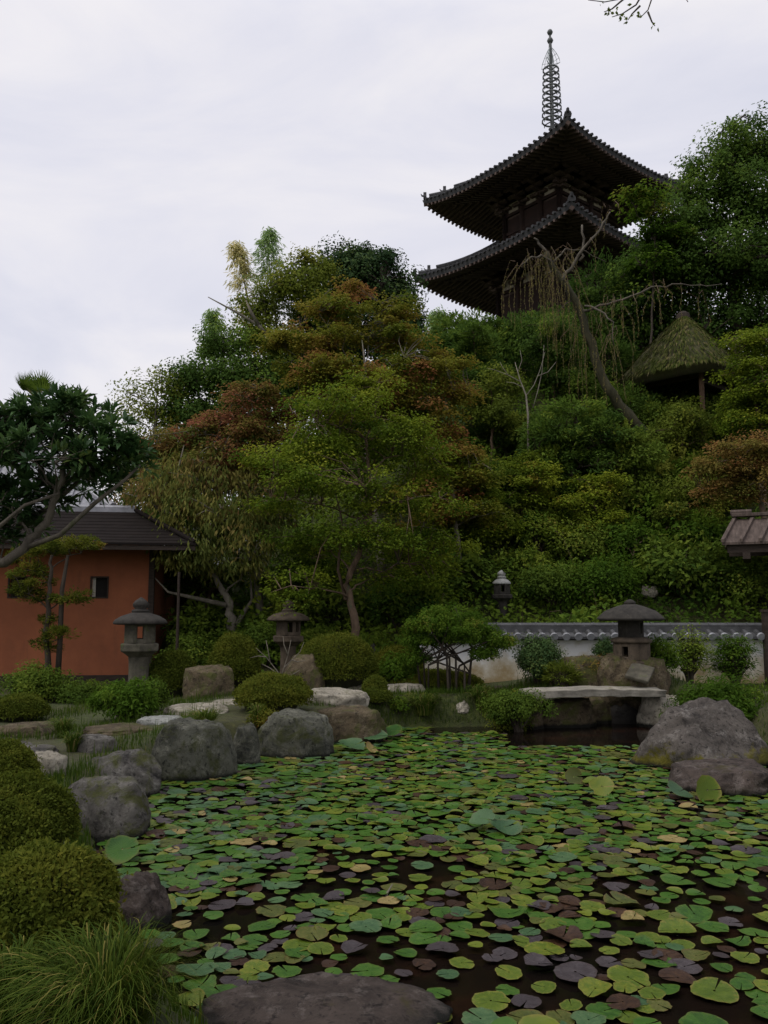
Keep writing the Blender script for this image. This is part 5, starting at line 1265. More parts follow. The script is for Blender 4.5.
# around the path and bank
shrub('azalea_bush', 'bright rounded azalea behind the wide dark green-grey boulder', 270, 714, 74, 38, 'azalea_leaf', .04, .018, 'dome', None, .85, GA, 2.2, .1, .55)
shrub('azalea_bush', 'clipped round azalea behind the squarish brown boulder', 232, 682, 52, 56, 'azalea_leaf', .04, .018, 'dome', 15.6, .9, GA, 2.2, .08, .5)
shrub('azalea_bush', 'round dark azalea beside the mushroom-capped stone lantern', 170, 698, 48, 46, 'azalea_leaf', .04, .018, 'dome', None, .9, GA, 2.2, .08, .38)
shrub('azalea_bush', 'wide smooth clipped azalea dome beyond the pointed boulder', 336, 686, 78, 57, 'azalea_leaf', .04, .018, 'dome', 15.0, .8, GA, 2.2, .05, .48)
shrub('azalea_bush', 'low clipped green mound below the umbrella-shaped tree', 432, 685, 100, 20, 'azalea_leaf', .04, .018, 'dome', 15.7, .7, GA, 2.2, .06, .55)
shrub('azalea_bush', 'small clipped ball on the bank, upper of a pair', 375, 692, 24, 22, 'azalea_leaf', .035, .016, 'ball', 14.3, .95, GA, 2.3, .05, .45)
shrub('azalea_bush', 'small dark clump under the clipped ball on the bank', 376, 712, 30, 20, 'azalea_leaf', .035, .016, 'ball', None, .95, GA, 2.3, .08, .35)
shrub('hedge', 'flat-topped clipped hedge between the maple trunk and umbrella-shaped tree', 397, 660, 52, 38, 'azalea_leaf', .045, .02, 'dome', 16.6, .6, None, 2.2, .04, .62, 'hedge')
shrub('leafy_shrub', 'bright leafy shrub in front of the clipped flat-topped hedge', 396, 676, 46, 36, 'bright_leaf', .06, .03, 'leafy', 15.6, .8, None, 1.6)
shrub('leafy_shrub', 'yellow-green long-leaved shrub at the foot of the tall stone lantern', 122, 722, 62, 42, 'bright_leaf', .085, .026, 'leafy', None, .8, None, 2.0)
shrub('leafy_shrub', 'dark bushy shrub against the base of the terracotta wall', 30, 708, 62, 34, 'shrub_leaf', .07, .03, 'leafy', 15.4, .8, None, 2.0)
shrub('azalea_bush', 'low dark mound below the dark bushy shrub near the house', 14, 722, 56, 26, 'azalea_leaf', .04, .018, 'dome', None, .8, GA, 2.2, .1, .4)
shrub('leafy_shrub', 'low green hedge strip along the house sill behind the lantern', 78, 712, 64, 18, 'shrub_leaf', .06, .025, 'leafy', 15.4, .6, None, 2.0, tone=.4)
shrub('leafy_shrub', 'small dark shrub between the tall lantern and round dark azalea', 153, 712, 26, 32, 'shrub_leaf', .05, .022, 'leafy', None, .8, None, 2.0, tone=.3)
shrub('leafy_shrub', 'leafy green shrubs in the shade behind the prop pole', 186, 660, 62, 44, 'shrub_leaf', .08, .035, 'leafy', 17.8, .7, None, 1.8, tone=.45)
shrub('leafy_shrub', 'dark shrub filling the gap under the low forked cherry', 262, 655, 44, 46, 'shrub_leaf', .08, .035, 'leafy', 18.0, .7, None, 1.8, tone=.4)
shrub('leafy_shrub', 'feathery green shrub beside the brown half-hidden lantern', 318, 648, 46, 40, 'shrub_leaf', .08, .03, 'spray', 17.9, .7, None, 1.8, tone=.5)
shrub('leafy_shrub', 'small yellow-leaved weed on the bank above the first lily pads', 398, 722, 24, 20, 'bright_leaf', .05, .025, 'leafy', None, .7, None, 1.2, tone=.7)
shrub('leafy_shrub', 'low yellowish plant in front of the bright rounded azalea', 262, 738, 30, 24, 'azalea_leaf', .04, .018, 'leafy', None, .7, None, 2.0, tone=.7)
# around the bridge and white wall
shrub('thin_shrub', 'airy yellow-brown shrub at the near end of the stone bridge', 513, 698, 44, 62, 'olive_leaf', .055, .022, 'leafy', 14.3, .7, None, .9, tone=.75)
shrub('leafy_shrub', 'rounded dark green bush in front of the white wall', 541, 690, 42, 50, 'dark_leaf', .05, .025, 'leafy', 15.6, .9, None, 2.4, tone=.6)
shrub('leafy_shrub', 'low dark bush hanging over the water beside the bridge', 520, 724, 64, 36, 'shrub_leaf', .05, .025, 'leafy', 13.8, .7, None, 2.0, tone=.35, z=.1)
shrub('leafy_shrub', 'tiny dark round bush between white wall and broad-capped lantern', 607, 662, 22, 24, 'dark_leaf', .04, .02, 'leafy', 16.3, .9, None, 2.2, tone=.5)
shrub('leafy_shrub', 'bright leafy bush touching the broad-capped lantern', 662, 684, 44, 44, 'bright_leaf', .06, .03, 'leafy', 15.3, .8, None, 1.3, tone=.5)
shrub('leafy_shrub', 'thin tall leafy bush half covering the damp-stained wall', 692, 684, 38, 58, 'shrub_leaf', .07, .03, 'layer', 16.1, .7, None, 1.0, tone=.65)
shrub('leafy_shrub', 'upright leafy bush near the brown post of the white wall', 740, 684, 42, 56, 'bright_leaf', .07, .03, 'layer', 16.3, .8, None, 1.0, tone=.4)
shrub('leafy_shrub', 'mounded bush with yellow long leaves behind the big mossy boulder', 730, 728, 92, 46, 'bright_leaf', .09, .028, 'leafy', 13.6, .7, None, 1.8, tone=.35)
shrub('low_plants', 'reddish low plants on the bank behind the bridge', 602, 690, 52, 26, 'rust_leaf', .05, .022, 'leafy', 15.4, .6, None, .8, tone=.4)
shrub('low_plants', 'grassy brown clump on the bank between dark bush and bridge', 562, 690, 34, 26, 'olive_leaf', .09, .016, 'spray', 15.2, .6, None, 1.2, tone=.4)
shrub('leafy_shrub', 'dark leaves at the water behind the flat purplish rock', 762, 772, 34, 26, 'bright_leaf', .06, .03, 'leafy', None, .8, None, 1.5, tone=.4)

# hillside shrubs: px, py of the base, width, height, material, style, tone, label
HS_ = 'shrubs growing on the hillside'
hill = [
 (768, 618, 54, 62, 'shrub_leaf', 'leafy', .5, 'tall dark green bush under the gate roof at the wall end'),
 (610, 622, 74, 52, 'bright_leaf', 'leafy', .5, 'bright green broad-leaved bush just above the lantern with the broad cap'),
 (560, 618, 66, 40, 'shrub_leaf', 'leafy', .55, 'green bush over the wall tiles between thin lantern and broad-capped lantern'),
 (690, 614, 84, 56, 'shrub_leaf', 'leafy', .6, 'wide green bush above the wall tiles beside the pale stones'),
 (742, 616, 70, 52, 'cypress_leaf', 'spray', .6, 'dark bush above the wall end under the gate roof'),
 (525, 606, 50, 44, 'ivy', 'leafy', .5, 'dull green bush beside the thin dark lantern'),
 (470, 612, 56, 46, 'shrub_leaf', 'layer', .55, 'layered olive bush uphill from the umbrella-shaped tree'),
 (440, 596, 56, 36, 'olive_leaf', 'layer', .4, 'brownish olive bush between maple trunk and thin dark lantern'),
 (625, 575, 56, 44, 'bright_leaf', 'leafy', .42, 'rounded fresh green bush left below the pale hillside stone'),
 (585, 580, 56, 44, 'shrub_leaf', 'leafy', .5, 'mid green bush uphill from the thin dark lantern'),
 (540, 570, 60, 46, 'ivy', 'leafy', .45, 'dull leafy bush on the slope between lantern and pale sapling'),
 (495, 560, 56, 46, 'shrub_leaf', 'layer', .6, 'light layered shrub above the thin dark lantern'),
 (455, 555, 50, 40, 'cypress_leaf', 'spray', .5, 'dark feathery shrub beside the small olive and brown maple'),
 (700, 575, 70, 44, 'bright_leaf', 'leafy', .3, 'dense green bush in front of the gate roof eave'),
 (660, 540, 52, 36, 'bright_leaf', 'leafy', .75, 'sunlit yellow-green shrub below the orange-brown slope'),
 (620, 530, 46, 34, 'olive_leaf', 'leafy', .4, 'small olive shrub halfway up the slope'),
 (570, 530, 52, 40, 'shrub_leaf', 'leafy', .35, 'dark rounded shrub halfway up below the clipped conifer'),
 (525, 520, 54, 42, 'ivy', 'leafy', .4, 'dark shrub with mixed leaves under the pale sapling'),
 (490, 510, 50, 40, 'shrub_leaf', 'leafy', .3, 'shadowy rounded shrub below the pale sapling'),
 (690, 505, 40, 40, 'bright_leaf', 'leafy', .85, 'yellow-green shrub with big pale leaves below the thatched hut'),
 (655, 495, 46, 40, 'olive_leaf', 'leafy', .5, 'brownish olive shrub below the weeping cherry trunk'),
 (725, 525, 60, 34, 'olive_leaf', 'leafy', .45, 'dull brown-green shrub just behind the gate roof'),
 (620, 480, 50, 38, 'shrub_leaf', 'leafy', .4, 'dark green shrub at the weeping cherry foot'),
 (580, 495, 54, 34, 'bright_leaf', 'leafy', .25, 'low green shrub under the flat-topped conifer'),
 (540, 475, 50, 40, 'shrub_leaf', 'layer', .45, 'layered shrub next to the pale sapling trunk'),
 (500, 462, 56, 40, 'cypress_leaf', 'spray', .4, 'dark feathery bush beside the sapling on the upper slope'),
 (465, 450, 50, 40, 'dark_leaf', 'leafy', .5, 'very dark bush under the feathery conifer'),
 (700, 452, 44, 30, 'bright_leaf', 'leafy', .6, 'bright green shrub right below the hut post'),
 (660, 448, 48, 36, 'shrub_leaf', 'leafy', .5, 'leafy shrub hiding the floor of the thatched hut'),
 (728, 446, 46, 36, 'shrub_leaf', 'leafy', .5, 'blue-green bush beside the thatched hut under the layered maple'),
 (630, 440, 50, 44, 'cypress_leaf', 'spray', .5, 'feathery bush around the leaning cherry trunk'),
 (590, 425, 50, 44, 'shrub_leaf', 'leafy', .4, 'dark bush between leaning cherry and clipped conifer'),
 (615, 395, 40, 50, 'cypress_leaf', 'spray', .45, 'small dark conifer bush at the corner of the thatched roof'),
 (555, 318, 44, 30, 'cypress_leaf', 'spray', .6, 'pale green feathery bush under the middle pagoda roof'),
 (415, 590, 50, 40, 'shrub_leaf', 'layer', .4, 'dark layered shrub behind the tall maple trunk'),
 (330, 610, 60, 50, 'shrub_leaf', 'layer', .4, 'shaded shrub between tall maple trunk and brown lantern'),
 (285, 585, 50, 40, 'ivy', 'layer', .45, 'olive shrub above the brown half-hidden lantern'),
 (200, 600, 60, 44, 'shrub_leaf', 'leafy', .3, 'dark shrub under the cherry limbs behind the prop pole'),
 (400, 560, 54, 40, 'ivy', 'leafy', .35, 'shadowed bush behind the tall green maple'),
]
for (px, py, wp, hp, mat, sty, tone, lab) in hill:
    shrub('hillside_shrub', lab, px, py, wp * 1.2, hp * 1.25, mat, [.08, .10, .13, .15][len(lab) % 4], [.045, .05, .065, .075][len(lab) % 4] if sty != 'spray' else .035, sty, None if py < 625 and px > 420 else 19.0, .8, HS_, 1.3, .1, tone + .22 * math.sin(len(lab) * 1.7 + px))

# small trees filling the slope
def small_tree(label, px, py, wp, hp, mat, style, tone, ll=.085, lw=.055, n=110, bark='bark_brown', name='slope_tree', cat='tree'):
    p = ground_hit(px, py); Yt = p[1] + .1; q = sum(map(ord, label)); rr = np.random.default_rng(q); lob = []
    for k in range(8):
        f = k / 7; half_w = wp * .5 * (1 - .55 * f) ; x = px + rr.uniform(-1, 1) * half_w * .75; y = py - hp * (.32 + .62 * f)
        lob.append((x, y, rr.uniform(-.5, .5), wp * rr.uniform(.20, .30), hp * rr.uniform(.10, .17), tone + rr.uniform(-.12, .15)))
    tree(name, label, cat, Yt, [(px, py, 0), (px + rr.uniform(-.08, .08) * wp, py - hp * .4, 0), (px + rr.uniform(-.15, .15) * wp, py - hp * .85, 0)], .06, lob, mat, bark, .42, n, .36, style, ll, lw, 'small trees on the slope', nmain=6, flat=.45, twig=.013, jit=.8)
for a in [
 ('fresh green small tree standing just right of the tall maple crown', 478, 575, 84, 110, 'maple_green', 'layer', .5),
 ('olive small tree on the slope between orange maple and pale sapling', 492, 470, 76, 90, 'olive_leaf', 'ball', .42),
 ('soft green small tree uphill from the thin dark lantern', 525, 545, 84, 90, 'maple_green', 'layer', .42),
 ('yellow-green small tree midway between lantern cap and clipped conifer', 600, 560, 80, 86, 'maple_green', 'layer', .58),
 ('dense green small tree below the weeping cherry trunk', 640, 520, 76, 80, 'shrub_leaf', 'ball', .5),
 ('bushy small tree with olive crown beneath the thatched hut eave', 680, 480, 70, 70, 'olive_leaf', 'ball', .45),
 ('dark small tree standing in the shade of the clipped conifer', 545, 505, 70, 80, 'cypress_leaf', 'spray', .45, .12, .04),
 ('rounded small tree half hidden behind the tall maple crown', 448, 545, 70, 84, 'shrub_leaf', 'layer', .5),
 ('leafy small tree hiding the posts of the garden gate', 748, 615, 90, 68, 'shrub_leaf', 'ball', .55),
 ('green small tree on the slope over the bright broad-leaved bush', 632, 590, 70, 60, 'bright_leaf', 'ball', .35),
 ('yellowish small tree between the hut and the gate roof', 690, 545, 72, 66, 'olive_leaf', 'ball', .6),
 ('dark leafy small tree in front of the lowest pagoda storey', 555, 405, 80, 84, 'cypress_leaf', 'ball', .45),
 ('feathery small tree to the side of the pale sapling top', 480, 415, 74, 84, 'cypress_leaf', 'spray', .5, .12, .04),
 ('shaded small tree between the house corner and tall maple', 205, 620, 84, 96, 'shrub_leaf', 'layer', .4),
 ('low shaded tree behind the brown half-hidden lantern', 300, 625, 90, 80, 'maple_green', 'layer', .3),
 ('low tree with dull green leaves behind the flat clipped hedge', 420, 620, 84, 70, 'maple_green', 'layer', .4)]:
    small_tree(*a)

# ---------------------------------------------------------------- undergrowth on the slope (uncountable)
L = Leaves(); n = 150000
X = rng.uniform(-11, 17, n); Y_ = rng.uniform(17.6, 36, n); keep = (np.abs(X) < Y_ * .52 + 1) & ~((X < -4.3) & (Y_ < 25)); X, Y_ = X[keep], Y_[keep]; Zg = gz(X, Y_)
hh = .10 + .85 * np.clip(.5 + bumps(X, Y_, 2.6, 21) * .9, 0, 1) * rng.uniform(0, 1, len(X)) ** .6
T = .48 + .30 * bumps(X, Y_, 1.7, 31) + .2 * bumps(X, Y_, 5, 33) + .07 * rng.normal(size=len(X)); k = len(X)
f = rng.uniform(.6, 1.4, k)
L.add(np.stack([X, Y_, Zg + hh], 1), rdir(k) + np.array([0, -.3, -.2]), np.array([0, -.5, 1.0]) + .6 * rdir(k), .13 * f, .075 * f, T)
tag(L.build('undergrowth', M['ivy']), 'tangled ivy and low undergrowth covering the hillside', 'undergrowth', kind='stuff')
# hanging brown stems and dead twigs in the undergrowth
g = Geo()
for k in range(70):
    x = rng.uniform(-6, 13); y = rng.uniform(18.5, 29); z = g1(x, y); a = rng.uniform(0, 6.28); ln = rng.uniform(.5, 1.6)
    p1 = (x + .5 * ln * math.cos(a), y - .3, z + ln * .75); p2 = (x + .9 * ln * math.cos(a), y - .45, z + ln * rng.uniform(.6, 1.1)); g.tube([(x, y, z - .05), p1, p2], [.009, .006, .003], 4)
tag(g.build('dead_twigs', M['bark_brown']), 'dry brown stems and twigs among the hillside undergrowth', 'twigs', kind='stuff')

# ---------------------------------------------------------------- grass
def blades(L, X, Y_, Z, ln, wd, T, spread=.6):
    n = len(X); a = rng.uniform(0, 6.28, n); d = np.stack([np.cos(a), np.sin(a), np.zeros(n)], 1); sp = rng.uniform(.1, spread, n)[:, None]
    A = d * sp + np.array([0, 0, 1.0]); N = np.cross(A, np.cross(d, np.array([0, 0, 1.]))) ; L.add(np.stack([X, Y_, Z], 1), A, N, ln, wd, T, .0, .25)
L = Leaves()
zones = [((-7.2, -2.4), (8.5, 17), 26000), ((-1.6, 3.2), (13.2, 17), 15000), ((-4, -1.5), (4, 9), 9000), ((4.5, 9), (10, 16.5), 14000), ((-3.2, 3), (2.2, 4.2), 5000), ((-2.8, -.2), (3.2, 7.5), 4000), ((-2, 2.6), (13.6, 15.6), 9000), ((-7, -2.4), (2, 8.6), 16000)]
for (xa, xb), (ya, yb), n in zones:
    X = rng.uniform(xa, xb, n); Y_ = rng.uniform(ya, yb, n); d = pond_sd(X, Y_); ok = (d > .02) & (bumps(X, Y_, 2.2, 41) + .8 * np.exp(-((d - .25) / .4) ** 2) > .05)
    X, Y_ = X[ok], Y_[ok]; k = len(X); blades(L, X, Y_, gz(X, Y_) - .01, rng.uniform(.04, .13, k) * (1 + .8 * (rng.uniform(size=k) < .1)), .010, .45 + .25 * bumps(X, Y_, 3, 43) + .16 * rng.normal(size=k))
tag(L.build('grass', M['grass']), 'short mossy grass on the pond banks and along the path', 'grass', kind='stuff')

def tuft(label, px, py, wp, hp, n, mat='grass', droop=1.0, Y=None, z=None, tone=.45, wd=.007, name='sedge_clump', blade=9):
    p = ground_hit(px, py) if Y is None else at(px, py, Y); p = np.array([p[0], p[1], g1(p[0], p[1]) if z is None else z]); s = p[1] / FPX; R_ = wp * s / 2; H_ = hp * s
    a = rng.uniform(0, 6.28, n); rr = rng.uniform(.25, 1.0, n) * R_; h = H_ * rng.uniform(.55, 1.1, n); dx, dy = np.cos(a), np.sin(a); r0 = rng.uniform(0, .3, n) * R_
    wob = rng.normal(size=n) * .5; seg = blade; V = np.zeros((n, (seg + 1) * 2, 3)); u = np.linspace(0, 1, seg + 1)
    for i, t in enumerate(u):
        rad = r0 + (rr - r0) * (t ** 1.3); z_ = h * (1.0 * math.sin(min(t * 2.1, 3.1)) / 1.0 if droop > .9 else t ** .8)
        w_ = wd * (1 - t) ** .6 * (.6 + .8 * min(1, t * 3)) * .5
        dx, dy = np.cos(a + wob * t), np.sin(a + wob * t); cx, cy = rad * dx, rad * dy; V[:, 2 * i] = np.stack([cx - dy * w_, cy + dx * w_, z_], 1); V[:, 2 * i + 1] = np.stack([cx + dy * w_, cy - dx * w_, z_ + w_ * .6], 1)
    b_ = np.array([[2 * i, 2 * i + 1, 2 * i + 3, 2 * i + 2] for i in range(seg)]); F = (np.arange(n)[:, None, None] * (seg + 1) * 2 + b_[None]).reshape(-1, 4)
    T = np.repeat(np.clip(tone + .22 * rng.normal(size=n) + .5 * (rng.uniform(size=n) < .10), 0, 1), seg)
    return tag(np_mesh(name, V.reshape(-1, 3), F, M[mat], None, T, tuple(p)), label, 'grass clump')
tuft('big arching sedge tuft in the near corner in front of the azalea mound', 104, 1045, 250, 76, 1700, 'sedge', wd=.0052, tone=.42)
tuft('second darker sedge tuft at the very corner of the picture', 8, 1045, 150, 76, 600, 'sedge', wd=.006, tone=.3)
tuft('brownish grass tuft hanging over the bank below the low clipped mound', 424, 716, 60, 20, 420, wd=.011, tone=.6)
tuft('short grass tuft beside the whitish rounded stone', 482, 712, 42, 22, 300, wd=.011, tone=.4)
tuft('green grass tuft between flat-topped boulder and bright rounded azalea', 258, 728, 30, 20, 220, wd=.01, tone=.6)
tuft('thin grass tuft at the foot of the long low kerb stone', 62, 738, 44, 18, 240, wd=.009, tone=.5)
tuft('grass tuft behind the pale bluish path slab', 205, 728, 60, 16, 260, wd=.01, tone=.55)
tuft('grass tuft growing by the thick rounded stepping stone', 72, 752, 36, 18, 200, wd=.009, tone=.45)

# ---------------------------------------------------------------- lily pads
pad_cols = {
 'green': ('fresh green', [(0, (0.0172, 0.0546, 0.0062)), (.5, (0.0351, 0.0897, 0.0094)), (1, (0.0585, 0.1131, 0.0156))], (0.0780, 0.0936, 0.0156)),
 'yellowgreen': ('yellow-green', [(0, (0.0468, 0.0780, 0.0062)), (.5, (0.0702, 0.1053, 0.0094)), (1, (0.1287, 0.1443, 0.0156))], (0.1716, 0.1404, 0.0312)),
 'bluegreen': ('bluish green', [(0, (0.0234, 0.0585, 0.0234)), (.5, (0.0429, 0.0897, 0.0351)), (1, (0.0663, 0.1170, 0.0468))], (0.0780, 0.1014, 0.0390)),
 'purple': ('purplish brown', [(0, (0.0273, 0.0203, 0.0218)), (.5, (0.0390, 0.0312, 0.0328)), (1, (0.0624, 0.0515, 0.0530))], (0.0390, 0.0250, 0.0234)),
 'tan': ('dying yellow-tan', [(0, (0.1014, 0.0897, 0.0234)), (.5, (0.1872, 0.1482, 0.0507)), (1, (0.2652, 0.2028, 0.0858))], (0.1560, 0.0780, 0.0312)),
 'brown': ('dark reddish brown', [(0, (0.0156, 0.0078, 0.0047)), (.5, (0.0351, 0.0172, 0.0094)), (1, (0.0663, 0.0351, 0.0172))], (0.0234, 0.0117, 0.0078)),
 'olive': ('dull olive', [(0, (0.0351, 0.0468, 0.0094)), (.5, (0.0624, 0.0741, 0.0140)), (1, (0.0936, 0.0936, 0.0234))], (0.1014, 0.0585, 0.0195))}
def pad_mat(key):
    nm_, stops, edge = pad_cols[key]; m, nt, b = new_mat('pad_' + key); oi = nt.nodes.new('ShaderNodeObjectInfo'); tc = nt.nodes.new('ShaderNodeTexCoord')
    ad = nt.nodes.new('ShaderNodeVectorMath'); ad.operation = 'ADD'; mul = nt.nodes.new('ShaderNodeVectorMath'); mul.operation = 'SCALE'; mul.inputs['Scale'].default_value = 37.0
    cb = nt.nodes.new('ShaderNodeCombineXYZ'); nt.links.new(oi.outputs['Random'], cb.inputs[0]); nt.links.new(oi.outputs['Random'], cb.inputs[1]); nt.links.new(cb.outputs[0], mul.inputs[0]); nt.links.new(tc.outputs['Object'], ad.inputs[0]); nt.links.new(mul.outputs[0], ad.inputs[1])
    n = noise_n(nt, 2.2, 7, .65, ad.outputs[0], .6); hue = nt.nodes.new('ShaderNodeMath'); hue.operation = 'MULTIPLY_ADD'; nt.links.new(oi.outputs['Random'], hue.inputs[0]); hue.inputs[1].default_value = .5; sc_ = nt.nodes.new('ShaderNodeMath'); sc_.operation = 'MULTIPLY_ADD'; sc_.inputs[1].default_value = 2.4; sc_.inputs[2].default_value = -.7; nt.links.new(n.outputs[0], sc_.inputs[0]); nt.links.new(sc_.outputs[0], hue.inputs[2])
    sb = nt.nodes.new('ShaderNodeMath'); sb.operation = 'SUBTRACT'; nt.links.new(hue.outputs[0], sb.inputs[0]); sb.inputs[1].default_value = .25
    c = ramp(nt, stops, sb.outputs[0]).outputs[0]
    atn = nt.nodes.new('ShaderNodeAttribute'); atn.attribute_name = 'rim'   # 0 centre .. 1 rim: brown drying edge, patchy
    n2 = noise_n(nt, 5, 5, .7, ad.outputs[0]); mm = nt.nodes.new('ShaderNodeMath'); mm.operation = 'MULTIPLY_ADD'; nt.links.new(n2.outputs[0], mm.inputs[0]); mm.inputs[1].default_value = .9; nt.links.new(atn.outputs['Fac'], mm.inputs[2])
    rr = ramp(nt, [(1.30 / 2, (0, 0, 0)), (1.60 / 2, (1, 1, 1))], None); hf = nt.nodes.new('ShaderNodeMath'); hf.operation = 'MULTIPLY'; hf.inputs[1].default_value = .5; nt.links.new(mm.outputs[0], hf.inputs[0]); nt.links.new(hf.outputs[0], rr.inputs[0])
    c = mixc(nt, rr.outputs[0], c, edge)
    n3 = noise_n(nt, 26, 3, .6, ad.outputs[0]); c = mixc(nt, ramp(nt, [(.66, (0, 0, 0)), (.72, (.8, .8, .8))], n3.outputs[0]).outputs[0], c, (.06, .035, .015))
    # radiating veins
    gr = nt.nodes.new('ShaderNodeTexGradient'); gr.gradient_type = 'RADIAL'; nt.links.new(tc.outputs['Object'], gr.inputs[0])
    mv = nt.nodes.new('ShaderNodeMath'); mv.operation = 'MULTIPLY'; mv.inputs[1].default_value = 6.2832 * 13; nt.links.new(gr.outputs[0], mv.inputs[0]); cs = nt.nodes.new('ShaderNodeMath'); cs.operation = 'COSINE'; nt.links.new(mv.outputs[0], cs.inputs[0])
    pw = nt.nodes.new('ShaderNodeMath'); pw.operation = 'POWER'; ab = nt.nodes.new('ShaderNodeMath'); ab.operation = 'ABSOLUTE'; nt.links.new(cs.outputs[0], ab.inputs[0]); nt.links.new(ab.outputs[0], pw.inputs[0]); pw.inputs[1].default_value = 14
    c = mixc(nt, .0, c, (0, 0, 0)) if False else c
    b1 = bump(nt, b, pw.outputs[0], .35, .004); bump(nt, b, n.outputs[0], .5, .02, b1)
    nt.links.new(c, b.inputs['Base Color']); b.inputs['Roughness'].default_value = .42; b.inputs['Specular IOR Level'].default_value = .16 if key != 'purple' else .22
    return m
for k_ in pad_cols: M['pad_' + k_] = pad_mat(k_)

def pad_arrays(seed, r=1.0, nseg=26, curl=.0):
    rr = np.random.default_rng(seed); gap = rr.uniform(.03, .13); th = np.linspace(gap, 2 * math.pi - gap, nseg); lob = 1 + .065 * np.abs(np.sin(th * .5 * rr.integers(7, 13) + rr.uniform(0, 6))) + .05 * np.sin(th * rr.integers(2, 4) + rr.uniform(0, 6)) + .035 * rr.normal(size=nseg)
    if rr.uniform() < .4: lob *= 1 - .22 * np.exp(-((th - rr.uniform(1, 5)) / .25) ** 2)    # a nibbled bite
    rings = [.06, .38, .72, .93, 1.0]; V = []; rim = []; ph = rr.uniform(0, 6); k2 = rr.integers(2, 5)
    for q in rings:
        rad = r * q * (1 + (lob - 1) * q); z = r * (.028 * q * np.sin(th * k2 + ph) * q + curl * q ** 3 * (1 + np.sin(th * 2 + ph)) + .008 * q * np.abs(np.sin(th * 6.5)))
        V.append(np.stack([rad * np.cos(th), rad * np.sin(th), z], 1)); rim.append(np.full(nseg, q))
    V = np.concatenate(V); F = [];
    for j in range(len(rings) - 1):
        for i in range(nseg - 1): F.append((j * nseg + i, (j + 1) * nseg + i, (j + 1) * nseg + i + 1, j * nseg + i + 1))
    for i in range(0): pass
    return V, np.array(F), np.concatenate(rim)
def pad_mesh(seed, curl, mat):
    V, F, rim = pad_arrays(seed, 1.0, 26, curl); me = bpy.data.meshes.new('lily_pad'); me.from_pydata(V.tolist(), [], F.tolist())
    a = me.attributes.new('rim', 'FLOAT', 'POINT'); a.data.foreach_set('value', rim.astype(np.float32)); me.polygons.foreach_set('use_smooth', [True] * len(F)); me.materials.append(mat); me.update(); return me

# scatter with a minimum spacing that follows how thickly the photo is covered
cand = []
rp = np.random.default_rng(77)
Xc = rp.uniform(-3.6, 8.2, 110000); Yc = rp.uniform(3.7, 15.2, 110000)
dpt = pond_sd(Xc, Yc)
fwd = Yc * CT - 2 * ST; pxc = 384 + FPX * Xc / fwd; pyc = 512 + FPX * (2 * CT + Yc * ST - 0) / fwd * 1.0
pyc = 512 - FPX * ((-2) * CT - Yc * ST) / (Yc * CT + (-2) * ST)
ok = (dpt < -.05) & (pxc > -20) & (pxc < 1000) & (pyc < 1050) & (pyc > 715)
ok &= ~((pyc < 748) & (pxc > 505)) ; ok &= ~((pyc < 735) & (pxc > 430))
Xc, Yc, pxc, pyc, dpt = Xc[ok], Yc[ok], pxc[ok], pyc[ok], dpt[ok]
dens = 1.15 - .48 * smooth((8.5 - Yc) / 3.5) + .62 * bumps(Xc, Yc, 2.4, 55) + .45 * bumps(Xc, Yc, 6.0, 57) - .25 * smooth((Xc - .6) / 1.5) * smooth((7.5 - Yc) / 2.5) + .25 * smooth((3.0 - Xc) / 2.5) * smooth((Yc - 5.5) / 2)
dens -= .5 * np.exp(-(((pxc - 215) / 60) ** 2 + ((pyc - 930) / 40) ** 2)) + .45 * np.exp(-(((pxc - 330) / 90) ** 2 + ((pyc - 862) / 14) ** 2)) + .12 * np.exp(-(((pxc - 560) / 90) ** 2 + ((pyc - 1000) / 50) ** 2)) + .15 * np.exp(-(((pxc - 720) / 70) ** 2 + ((pyc - 930) / 60) ** 2))
dens = np.clip(dens, .22, 1.5)
pads = []; cell = {}
for i in range(len(Xc)):
    r = float(np.clip(rp.lognormal(-2.56, .27), .036, .115)); gap = r * 2 * (.84 * rp.uniform(.5, 1.35) / math.sqrt(dens[i]))
    kx, ky = int(Xc[i] / .4), int(Yc[i] / .4); bad = False
    m_ = int(gap / .4) + 1
    for a in range(-m_, m_ + 1):
        for b_ in range(-m_, m_ + 1):
            for (x, y, g_) in cell.get((kx + a, ky + b_), ()):
                if (x - Xc[i]) ** 2 + (y - Yc[i]) ** 2 < (.5 * (g_ + gap)) ** 2: bad = True; break
            if bad: break
        if bad: break
    if bad: continue
    cell.setdefault((kx, ky), []).append((Xc[i], Yc[i], gap)); pads.append((Xc[i], Yc[i], r, pxc[i], pyc[i], dpt[i]))
pads.sort(key=lambda p: (not (0 < p[3] < 775 and p[4] < 1030), -(p[2] / p[1]) ** 2 / p[1]))
keys = list(pad_cols)
def pick(p):
    x, y = p[0], p[1]; b_ = float(bumps(np.array([x]), np.array([y]), 1.1, 61)[0]); u = rp.uniform()
    left = float(smooth((1.0 - x) / 3.0)); near = float(smooth((7.5 - y) / 3))
    wts = {'green': .42 + .25 * left, 'yellowgreen': .32 + .25 * b_ - .1 * left, 'bluegreen': .10 + .20 * left, 'purple': .08 + .14 * near, 'tan': .03, 'olive': .13, 'brown': .06 + .05 * near}
    ws = np.clip([wts[k] for k in keys], .02, None); return keys[int(np.searchsorted(np.cumsum(ws / ws.sum()), u))]
protos = {}
for k_ in keys:
    for j in range(4): protos[(k_, j)] = pad_mesh(900 + j * 31 + len(k_), (.0, .02, .06, .15)[j], M['pad_' + k_])
